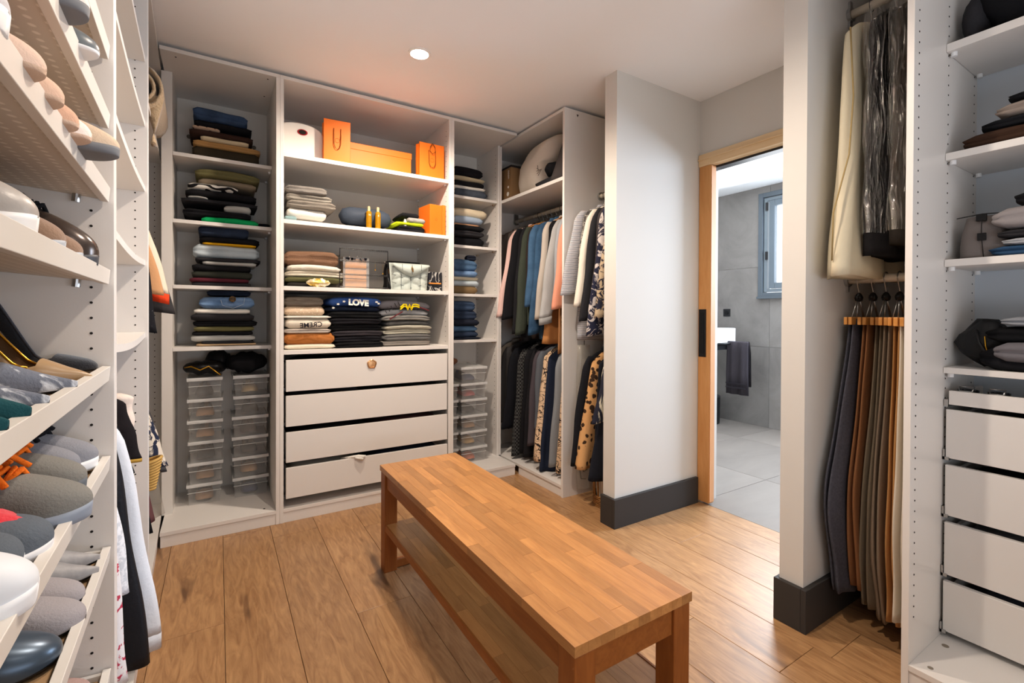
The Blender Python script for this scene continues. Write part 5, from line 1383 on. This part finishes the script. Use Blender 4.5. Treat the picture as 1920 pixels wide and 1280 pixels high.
tpl(5, 40, 1055, 'loafer', SU('#5E656D'), 'blue-grey slip-on with red lining at the left frame edge', sole=mat('#E2E2E4', rough=.5), lin=RED, w=.046, h=.042, op=.80)
tpl(5, 66, 1110, 'sneaker', mat('#DFE3E8', rough=.5), 'plain white sneaker in front of the slip-ons, lower left', sole=mat('#E9EBEE', rough=.5), w=.046, L_=.28, hz=.02)
for o_ in [o for o in list(C.objects) if str(o.get('label', '')).startswith('blue-grey slip-on')]:
    q = M(); rg = []
    for k in range(9):
        a = PI/2*k/8; rg.append([(-.105+math.cos(b2)*.082*math.cos(a), math.sin(b2)*.038*math.cos(a), .036+.034*math.sin(a)+.002*math.sin(9*b2+k)) for b2 in [2*PI*j/28 for j in range(28)]])
    q.loft(rg).build('fluffy_lining', RED, o_, smooth=True, world=False)
MUL = mat('#8E8C8C', c2='#B5B1AE', pat='noise', scale=16, soft=.12, rough=.5, bump=.1)
tpl(6, 186, 1050, 'flat', MUL, 'mottled grey pointed mule, far one', toe='point', w=.040, h=.04, L_=.25, hz=.01, lin=BLK, op=.62)
tpl(6, 184, 1074, 'flat', MUL, 'mottled grey pointed mule, near one', toe='point', w=.040, h=.04, L_=.25, hz=.01, lin=BLK, op=.62)
tpl(6, 158, 1118, 'flat', SU('#9C9697'), 'light grey suede shoe, far one of the pair low on the left', w=.041, h=.048, L_=.26, hz=.01)
tpl(6, 160, 1158, 'flat', SU('#9C9697'), 'light grey suede shoe, near one of the pair low on the left', w=.043, h=.050, L_=.27, hz=.01)
tpl(6, 115, 1225, 'flat', mat('#4D5A68', rough=.3, metal=.5), 'metallic slate blue pointed shoe at the bottom left', w=.043, h=.048, toe='round', L_=.26, hz=.01)
place(7, 190, 'flat', SU('#6B4A3A'), 'brown suede shoe on the lowest slanted shelf', x=-.03, w=.042)
place(7, 170, 'flat', SU('#A88C84'), 'dusty pink shoe on the lowest slanted shelf', x=-.03, w=.042)
for o_ in [o for o in C.objects if o.get('label') == 'black suede high-heeled pump with gold lettered insole']:
    t_ = text('insole_lettering', 'CHANEL', .016, GOLD, o_, (-.135, 0, .085), (0, math.radians(38), 0), world=False)
# brand-style gold lettering on the pump's insole
# ---------------------------------------------------------------- left garments
def lyp(px, py, y):
    d = RT*((px-960)/F)+UP*((CY-py)/F)+_f
    o = LW2(CAM); dd = LW2(CAM+d)-o
    t = (y-o.y)/dd.y; return o+dd*t
def lg(name, label, y, zrod, drop, m, x=-.29, at=None, **k):
    """at = pixel of the front low corner of the sleeve or hem"""
    p = L2W(x, y, 0)
    if at:
        e = lyp(at[0], at[1], y); k['R'] = e.x-x
        if not (.2 < k['R'] < .46): print('R', label, k['R'], e.z)
        k['R'] = max(.2, min(.44, k['R']))
        if k.get('kind') == 'dress': drop = min(drop, max(.2, zrod-.08-e.z))
        else: k['zb'] = max(.10, e.z)
    k.setdefault('hanger_label', 'hanger hidden inside the '+label.split(' in ')[0].split(' under ')[0])
    return garment(name, label, k.pop('cat', name), p.x, p.y, zrod, drop, m, rz=TH+math.radians(k.pop('yaw', 0)), front=1, **k)
g4 = 'tops under the sagging shelves'
MUST = cloth('#B08A3C')
lg('shirt', 'pale pink blouse collar and sleeve under the sagging shelves', -.66, .955, .45, cloth('#E3D3C6'), half=.24, at=(252, 806), seed=101, group=g4, wide=.045)
lg('shirt', 'black blouse with mustard cuff edge under the sagging shelves', -.74, .955, .50, cloth('#1B1719'), half=.22, at=(267, 852), wide=.080, seed=102, group=g4, cuff=MUST, cuffh=.012)
lg('blouse', 'tan and yellow floral blouse under the sagging shelves', -.84, .955, .72, cloth('#C89E6C', c2='#EBDCC4', pat='blotch', scale=14, thr=.55), half=.205, at=(262, 985), seed=103, group=g4, cat='shirt', wide=.06)
lg('shirt', 'black long-sleeved top in front of the floral blouse', -.93, .955, .50, BLK, half=.21, at=(250, 882), wide=.055, seed=104, group=g4)
lg('shirt', 'white shirt with long sleeve reaching out over the floor', -1.03, .955, .78, cloth('#DCE0E6'), half=.24, at=(302, 1180), seed=105, group=g4, th=.036, wide=.055, cuff=cloth('#D6DAE2'))
lg('jacket', 'black satin jacket between the white shirts', -1.12, .955, .80, cloth('#1A1B1F', rough=.5), half=.23, at=(283, 1235), seed=106, group=g4, th=.035, wide=.055)
lg('blouse', 'white lace top close to the shoe cabinet panel', -1.21, .955, .50, cloth('#E6E8EC', c2='#C9CDD3', pat='noise', scale=80, soft=.05), half=.225, at=(246, 1100), seed=107, group=g4, cat='shirt', wide=.055)
lg('blouse', 'white blouse with red floral print beside the shoe cabinet', -1.29, .955, .78, cloth('#E4E1E2', c2='#B83A52', pat='blotch', scale=22, thr=.57, soft=.02), half=.235, at=(243, 1265), seed=108, group=g4, cat='shirt', wide=.06)
g5 = 'clothes in the left corner cabinet'
lg('coat', 'charcoal coat sleeve at the back of the left corner cabinet', -.08, 1.86, .70, cloth('#3B3A3C'), half=.17, at=(328, 585), wide=.07, seed=111, group=g5, hang='black')
lg('jacket', 'tan jacket with cream front edge in the left corner cabinet', -.22, 1.86, .66, cloth('#C08A5C'), half=.16, at=(309, 550), seed=112, group=g5, slm=cloth('#C4946A'), wide=.06)
lg('cardigan', 'cream long-sleeved knit with bright red cuff in the left corner', -.15, 1.86, .60, cloth('#E2D6C2'), half=.17, at=(319, 548), seed=113, group=g5, cat='sweater', cuff=cloth('#E84A26'), wide=.05)
lg('blouse', 'black sequined blouse in the left corner cabinet', -.34, 1.86, .80, cloth('#1C1C20', c2='#9A9A9A', pat='noise', scale=130, thr=.7, soft=.02), half=.20, at=(296, 620), seed=114, group=g5, cat='shirt')
for z in (.92,):
    q = M(); rod(q, -.29, T, 1.0-T, z); q.build('clothes_rod', RODM, ul3, smooth=True, world=False)
g6 = 'low clothes in the left corner'
lg('shirt', 'cream blouse with navy palm leaf print in the left corner', -.25, .92, .36, PALM2, half=.22, at=(316, 868), wide=.085, seed=121, group=g6)
lg('coat', 'dark grey coat in a clear cover low in the left corner', -.10, .92, .50, cloth('#4A4A4E'), half=.22, at=(312, 880), seed=122, group=g6)
lg('garment_bag', 'clear plastic cover over the dark grey coat in the left corner', -.055, .92, .74, BAGP, half=.24, kind='dress', at=(318, 960), collar=False, seed=123, th=.020, cat='garment bag')
lg('dress', 'mauve dress hanging low in the left corner cabinet', -.18, .92, .78, cloth('#6E4A4C'), kind='dress', half=.2, at=(300, 975), seed=124, group=g6)
lg('coat', 'black coat at the bottom of the left corner cabinet', -.30, .92, .80, BLK, kind='dress', half=.18, at=(298, 995), seed=125, group=g6)
hb_ = thing('straw_hat', 'yellow straw brim hanging under the palm leaf blouse', 'hat', L2W(-.01, -.36, .40))
q = M()
for k in range(11): q.tube([(math.cos(a)*(.018+.0022*k), math.sin(a)*(.018+.002*k), .011*k+.012*math.cos(a)*k/10) for a in [2*PI*j/24 for j in range(25)]], .0062, 6)
q.build('woven_straw', cloth('#C9A25E', bump=.8), hb_, smooth=True, world=False)
# blanket roll on the left corner shelf
bl = thing('blanket', 'tan plush blanket rolled up on the left corner shelf', 'blanket', L2W(-.045, -.22, 1.9385), TH)
q = M(); rg = []
n = 40
spi = []
for k in range(n+1):
    a = 2*PI*2.2*k/n; r = .030+.055*k/n; spi.append((r*math.cos(a), r*math.sin(a)*1.15))
out = []
for k, (a, b_) in enumerate(spi): out.append((a, b_))
inn = [(a*(1-.012/max(.02, math.hypot(a, b_))), b_*(1-.012/max(.02, math.hypot(a, b_)))) for a, b_ in out][::-1]
loop = out+inn
mnz = min(b_ for a, b_ in loop)
rgs = []
for i in range(9):
    t = i/8; y = -.10+.42*t
    rgs.append([(a*1.0, y+.01*math.sin(7*t+3*a), b_-mnz+.004) for a, b_ in loop])
PLUSH = cloth('#C2A784', bump=1, bscale=120, sheen=.5)
q.loft(rgs).build('blanket_roll', PLUSH, bl, smooth=True, world=False)
q = M(); rgs = []
for i in range(9):
    t = i/8; w_ = .055*(1-.75*t)
    rgs.append([(.075-w_*.2-w_, -.07, .07-.20*t), (.082-.045*t, -.085, .07-.20*t), (.082-.045*t, -.03, .07-.20*t), (.075-w_*.2-w_, -.04, .07-.20*t)])
q.loft(rgs).build('blanket_flap', PLUSH, bl, smooth=True, world=False)

# ================================================================ RIGHT NICHE: covers and trousers
r1 = thing('clothes_rod', 'upper pale rod between the column wall and the right cabinet', 'clothes rod', (2.282, -2.03, 2.255))
q = M(); rod(q, 2.282, -2.166, -1.889, 2.255, .016); q.build('rod', RODM, r1, smooth=True)
q = M(); q.cyl((2.282, -1.889, 2.255), .026, -.012, 1); q.box(2.272, 2.292, -1.897, -1.889, 2.205, 2.305); q.build('rod_bracket', METAL, r1)
r2 = thing('clothes_rod', 'lower pale rod carrying the trouser hangers in the right niche', 'clothes rod', (2.281, -2.03, 1.246))
q = M(); rod(q, 2.281, -2.166, -1.889, 1.246, .016); q.build('rod', RODM, r2, smooth=True)
q = M(); q.cyl((2.281, -1.889, 1.246), .026, -.012, 1); q.box(2.274, 2.288, -1.897, -1.889, 1.20, 1.25); q.build('rod_bracket', METAL, r2)
CANV = cloth('#D3C8AD', bump=.25, bscale=40)
cgb = garment('garment_bag', 'cream canvas garment bag hanging beside the column wall', 'garment bag', 2.282, -1.962, 2.255, .93, CANV, kind='dress', half=.19, hemw=.285, th=.034, seed=201, collar=False, hang='black', hanger_label='black hanger inside the cream canvas garment bag')
q = M(); q.tube([(-.215, -.02, -.16), (-.225, -.035, -.40), (-.24, -.03, -.60), (-.30, -.01, -.80), (-.285, 0, -.96)], .0028, 6); q.build('zip_edge', cloth('#A08A5E'), cgb, smooth=True, world=False)
PLM = bpy.data.materials.new('crinkled_film'); PLM.use_nodes = True
nt = PLM.node_tree; Nn = nt.nodes; Ln = nt.links; Nn.remove(Nn['Principled BSDF']); out_ = Nn['Material Output']
tc = Nn.new('ShaderNodeTexCoord'); mp = Nn.new('ShaderNodeMapping'); mp.inputs['Scale'].default_value = (30, 30, 5); nzz = Nn.new('ShaderNodeTexNoise'); nzz.inputs['Scale'].default_value = 1.5; nzz.inputs['Detail'].default_value = 5; nzz.inputs['Distortion'].default_value = 1.4
bp = Nn.new('ShaderNodeBump'); bp.inputs['Distance'].default_value = .03; bp.inputs['Strength'].default_value = 1
gl_ = Nn.new('ShaderNodeBsdfGlossy'); gl_.inputs['Color'].default_value = (.95, .92, .86, 1); gl_.inputs['Roughness'].default_value = .13
tr_ = Nn.new('ShaderNodeBsdfTransparent'); mx = Nn.new('ShaderNodeMixShader'); rp = Nn.new('ShaderNodeValToRGB')
rp.color_ramp.elements[0].position = .50; rp.color_ramp.elements[0].color = (.07, .07, .07, 1); rp.color_ramp.elements[1].position = .74; rp.color_ramp.elements[1].color = (.55, .55, .55, 1)
Ln.new(tc.outputs['Object'], mp.inputs[0]); Ln.new(mp.outputs[0], nzz.inputs[0]); Ln.new(nzz.outputs[0], bp.inputs['Height']); Ln.new(bp.outputs[0], gl_.inputs['Normal'])
Ln.new(nzz.outputs[0], rp.inputs[0]); Ln.new(rp.outputs[0], mx.inputs[0]); Ln.new(tr_.outputs[0], mx.inputs[1]); Ln.new(gl_.outputs[0], mx.inputs[2]); Ln.new(mx.outputs[0], out_.inputs[0])
for i, (y, hf, lb, c, x_) in enumerate([(-2.035, .20, 'black suit in crinkled clear plastic beside the cream bag', '#1B1A1C', 2.282), (-2.105, .20, 'dark coat in clear plastic next to the right cabinet panel', '#2A2622', 2.282)]):
    s_ = garment('suit' if i == 0 else 'coat', lb, 'suit' if i == 0 else 'coat', x_, y, 2.255, .86 if i == 0 else .83, cloth(c), 'dress', half=hf-.01, R=hf+.0, seed=211+i, hang='metal', group=None, hanger_label='metal hanger of the '+lb.split(' in ')[0]+' on the upper right rod')
    q = M(); rg = []
    for k in range(33):
        t = k/32; z = .06-.93*t
        a = .022+(hf+.020-.022)*min(1, max(0, (t-.08)/.10))**.6 if t > .08 else .022+.03*(1-t/.08)
        rr_ = []
        for j in range(36):
            an = 2*PI*j/36
            f_ = 1+.20*noise.noise(Vector((math.cos(an)*5, math.sin(an)*3, t*9+i*7)))
            rr_.append((math.copysign(abs(math.cos(an))**.8, math.cos(an))*a, math.sin(an)*min(a, .040)*f_+.004*math.sin(t*20+an*3), z))
        rg.append(rr_)
    pc_ = q.loft(rg, cap=False).build('plastic_cover', PLM, s_, smooth=True, world=False)
TG = cloth('#55555E', c2='#484850', pat='noise', scale=120, soft=.2); TB = cloth('#83593A'); TO = cloth('#736756'); TT_ = cloth('#857564'); TN = cloth('#A97B4C')
WCL = mat('#D0934F', '#C0813E', 'wood', scale=20, stretch=(3, 1, 1), rough=.4)
TR = [ # y, top px, mid (px,py), bottom (px,py), material, label
 (-1.930, 1596, (1543, 948), (1566, 1112), TG, 'blue-grey trousers clamped upside down nearest the column wall', .24),
 (-1.975, 1622, (1586, 962), (1602, 1106), TB, 'rust brown trousers clamped upside down, second from the column', .22),
 (-2.015, 1646, (1616, 985), (1625, 1145), TO, 'olive taupe trousers clamped upside down in the middle', .22),
 (-2.055, 1662, (1636, 1000), (1650, 1172), TT_, 'taupe trousers clamped upside down, hanging lowest', .20),
 (-2.100, 1680, (1662, 1010), (1668, 1176), TN, 'golden brown trousers clamped upside down by the cabinet panel', .20),
 (-2.140, 1692, (1682, 985), (1686, 1180), cloth('#D8CFC0'), 'cream trousers mostly hidden behind the cabinet panel edge', .18)]
for i, (y, tp, md, bt, m, lb, dp) in enumerate(TR):
    ztop = 1.098
    xt_ = pix(tp, 610, 1, y).x; pm = pix(md[0], md[1], 1, y); pb = pix(bt[0], bt[1], 1, y); zb_ = max(.05, pb.z)
    xt_ = max(xt_, 2.03)
    t_ = thing('trousers', lb, 'trousers', (2.281, y, 0), group='trousers on clamp hangers')
    xb_ = xt_+.27
    for leg_ in range(2):
        rg = []
        n = 26
        for k in range(n+1):
            t = k/n; z = ztop+(zb_-ztop)*t
            tm = (ztop-pm.z)/(ztop-zb_)
            def prof_(tt):
                tt = min(1, max(0, tt))
                return xt_+(pm.x-xt_)*(tt/tm)**1.2 if tt < tm else pm.x+(pb.x-pm.x)*((tt-tm)/(1-tm))
            xf = sum(prof_(t+d_*.03) for d_ in range(-4, 5))/9+.006*math.sin(t*17+i+leg_)*t
            xf = max(xf, 1.93)+.012*leg_
            w_ = .24+.06*t-(.05*max(0, (t-.9)/.1)**2)
            rr_ = []
            for j in range(24):
                an = 2*PI*j/24; cu = math.cos(an); su = math.sin(an)
                wv_ = .006*math.sin(cu*7+i*2+leg_+t*3)*t
                bag = 1+.5*t*noise.noise(Vector((cu*2.2+i, su+leg_*3, t*3)))
                rr_.append((xf+w_*(.5-.5*math.copysign(abs(cu)**.8, cu))-2.281, (leg_-.5)*.017*(1+.4*t)+su*.0088*(1+.7*t)*bag+wv_, z+(.01*cu if k == n else 0)))
            rg.append(rr_)
        M().loft(rg).build('trouser_leg', m, t_, smooth=True, world=False)
    hg = thing('clamp_hanger', 'wooden clamp hanger holding the '+lb.split(' clamped')[0].split(' mostly')[0], 'hanger', (2.281, y, 1.246), group='wooden clamp hangers')
    q = M()
    for s_ in (-1, 1): q.box(xt_-2.281-.03, xt_-2.281+.30, s_*.0065-.0055+.001*s_, s_*.0065+.0055+.001*s_, -.170, -.142)
    q.build('wooden_jaw', WCL, hg, bevel=.002, world=False)
    q = M()
    q.tube([(math.cos(a)*.021, 0, math.sin(a)*.021) for a in [PI*(-.35+1.45*k/12) for k in range(13)]]+[(-.008, 0, -.03), (0, 0, -.045), (0, 0, -.06)], .0020, 6)
    for s_ in (-1, 1):
        q.tube([(0, 0, -.058), (s_*.045, .004, -.142)], .0018, 6); q.tube([(0, 0, -.058), (s_*.030, -.006, -.142)], .0018, 6)
    q.build('hook', METAL, hg, smooth=True, world=False)
    q = M(); q.lathe([(.002, -.085), (.012, -.080), (.014, -.068), (.008, -.055), (.002, -.050)], n=10); q.box(-.02, .004, -.006, .006, -.075, -.062); q.build('clamp_grip', BLACKP, hg, smooth=True, world=False)

# ================================================================ RIGHT CABINET CONTENTS
def rfold(name, cat, label, xf, px, pyt, pyb, zb_, m, seed, width=.40, dep=.25, lay=2, zt=None, group='folded clothes in the right cabinet'):
    p = pix(px, (pyt+pyb)/2, 0, xf); zt = zt if zt is not None else pix(1900, pyt, 0, xf).z
    yl = p.y
    o = folded(name, label, cat, -width/2, width/2, -dep/2, dep/2, 0, max(.012, zt-zb_), m, seed=seed, lay=lay, axis='y', loc=(xf+dep/2, yl-width/2, zb_), group=group)
    return o
z = 1.637
rfold('trousers', 'trousers', 'dark brown folded trousers at the bottom of the upper right shelf', 2.26, 1806, 240, 268, z, cloth('#3E2B20'), 301, zt=z+.045)
rfold('sweater', 'sweater', 'black folded sweater above the brown trousers, upper right shelf', 2.27, 1842, 222, 248, z+.046, BLK, 302, zt=z+.078)
rfold('sweater', 'sweater', 'taupe folded sweater on the black one, upper right shelf', 2.27, 1868, 196, 225, z+.079, cloth('#8F8278'), 303, zt=z+.120)
rfold('sweater', 'sweater', 'black folded top crowning the upper right pile', 2.27, 1893, 185, 200, z+.121, BLK, 304, zt=z+.145)
z = 1.292
rfold('tshirt', 'shirt', 'denim blue folded tee at the bottom of the pile beside the grey bag', 2.26, 1857, 455, 475, z, cloth('#2E4A68'), 311, zt=z+.030)
rfold('tshirt', 'shirt', 'pale grey folded tee in the pile beside the grey bag', 2.255, 1880, 440, 452, z+.031, cloth('#A9ABB0'), 312, zt=z+.052)
rfold('tshirt', 'shirt', 'charcoal folded tee in the pile beside the grey bag', 2.26, 1872, 420, 440, z+.053, CHAR, 313, zt=z+.080)
rfold('sweater', 'sweater', 'thick grey folded sweater draped over the pile beside the grey bag', 2.25, 1862, 388, 440, z+.081, cloth('#8E8888'), 314, zt=z+.145)
rfold('tshirt', 'shirt', 'dark folded top above the grey sweater at the right frame edge', 2.26, 1904, 345, 378, z+.146, BLK, 315, zt=z+.19)
gh = thing('handbag', 'grey felt handbag with black tabs standing on the right shelf', 'bag', (2.36, -2.265, z))
q = M(); rg = []
for i in range(11):
    t = i/10; zz_ = .135*t; s_ = 1-.22*t**1.5+.06*math.sin(PI*t)
    rg.append([(math.copysign(abs(math.cos(a))**.6, math.cos(a))*.085*s_, math.copysign(abs(math.sin(a))**.6, math.sin(a))*.062*s_, zz_) for a in [2*PI*k/24 for k in range(24)]])
q.loft(rg).build('bag_body', cloth('#7B736F', bump=.3), gh, smooth=True, world=False)
for bb_ in ((-.084, -.072, -.010, .014, .118, .140), (-.096, -.086, -.012, .008, .055, .078), (-.05, -.04, -.05, -.03, .125, .140)): M().box(*bb_).build('closure_tab', BLACKP, gh, bevel=.001, world=False)
q = M(); q.tube([(-.080, .0, .137), (-.086, .0, .10), (-.092, -.002, .06), (-.088, -.006, .0)], .0012, 5); q.tube([(-.08, .06, .134), (-.078, 0, .140), (-.07, -.055, .136)], .0016, 5); q.build('seam', cloth('#2A2826'), gh, world=False)
z = .942
rfold('sweater', 'sweater', 'black folded garments spread across the lower right shelf', 2.26, 1838, 600, 690, z, BLK, 321, zt=z+.075, width=.42)
rfold('sweater', 'sweater', 'mid-grey rolled knit protruding among the black clothes on the lower right shelf', 2.235, 1866, 628, 662, z+.030, cloth('#6B686C'), 322, zt=z+.085, dep=.12, width=.3)
rfold('sweater', 'sweater', 'black thick sweater above the grey rolled knit', 2.27, 1850, 590, 640, z+.086, cloth('#101012'), 323, zt=z+.135)
rfold('sweater', 'sweater', 'light grey folded top on the black pile of the lower right shelf', 2.26, 1876, 568, 595, z+.136, cloth('#8A8D93'), 324, zt=z+.165)
bg = bundle('handbag', 'black leather bag with gold ring slumped at the left of the lower right shelf', 'bag', 2.35, -2.262, z, .14, .13, .135, mat('#0E0E10', rough=.5, bump=.6, bscale=25), 31)
q = M(); q.tube([(-.075+math.cos(a)*.0, -.02+math.cos(a)*.010, .03+math.sin(a)*.010) for a in [2*PI*k/14 for k in range(15)]], .0025, 6); q.tube([(-.070, -.012, .09), (-.078, -.016, .06), (-.077, -.02, .042)], .002, 6); q.build('ring', GOLD, bg, world=False)
q = M(); q.tube([(-.062, .01, .11), (-.075, .0, .07), (-.076, -.02, .03), (-.07, -.05, .012)], .004, 8); q.build('strap', BLACKP, bg, smooth=True, world=False)
for i, (px, lb) in enumerate(((1812, 'black belt coil with silver buckle, left one in the shallow tray'), (1870, 'black belt coil with silver buckle, right one in the shallow tray'))):
    p = pix(px, 728, 0, 2.29)
    bt_ = thing('belt', lb, 'belt', (2.31, p.y, .835), group='belts in the shallow tray')
    q = M()
    for r_ in (.026, .019, .012): q.loft([[(math.cos(a)*rr__, math.sin(a)*rr__, z_) for a in [2*PI*k/20 for k in range(20)]] for rr__, z_ in ((r_, 0), (r_, .034), (r_-.003, .034), (r_-.003, 0))]+[[(math.cos(a)*r_, math.sin(a)*r_, 0) for a in [2*PI*k/20 for k in range(20)]]], cap=False)
    q.build('strap', BLACKP, bt_, world=False)
    q = M(); q.tube([(-.03, -.016, .030), (-.03, .014, .030), (-.016, .018, .044), (-.014, -.018, .044), (-.03, -.016, .030)], .0028, 6); q.build('buckle', METAL, bt_, smooth=True, world=False)
bundle('handbag', 'black bags piled on the topmost right shelf', 'bag', 2.38, -2.36, 1.992, .24, .26, .20, BLK, 44)
bundle('scarf', 'dark grey scarf leaning at the left of the topmost right shelf', 'scarf', 2.36, -2.235, 1.992, .16, .07, .15, CHAR, 47)
for i, (a, b2, c, lb) in enumerate([(.648, .806, '#161618', 'black clothes glimpsed in the upper right drawer'), (.462, .626, '#131315', 'black clothes glimpsed in the second right drawer'), (.270, .440, '#77787C', 'grey crumpled clothes glimpsed in the third right drawer'), (.088, .250, '#3A3B44', 'slate folded clothes glimpsed in the bottom right drawer')]):
    folded('folded_clothes', lb, 'clothing', -.45, .45, -.12, .12, 0, b2-a-.030, cloth(c), seed=400+i, axis='y', loc=(2.40, -2.68, a+.019))
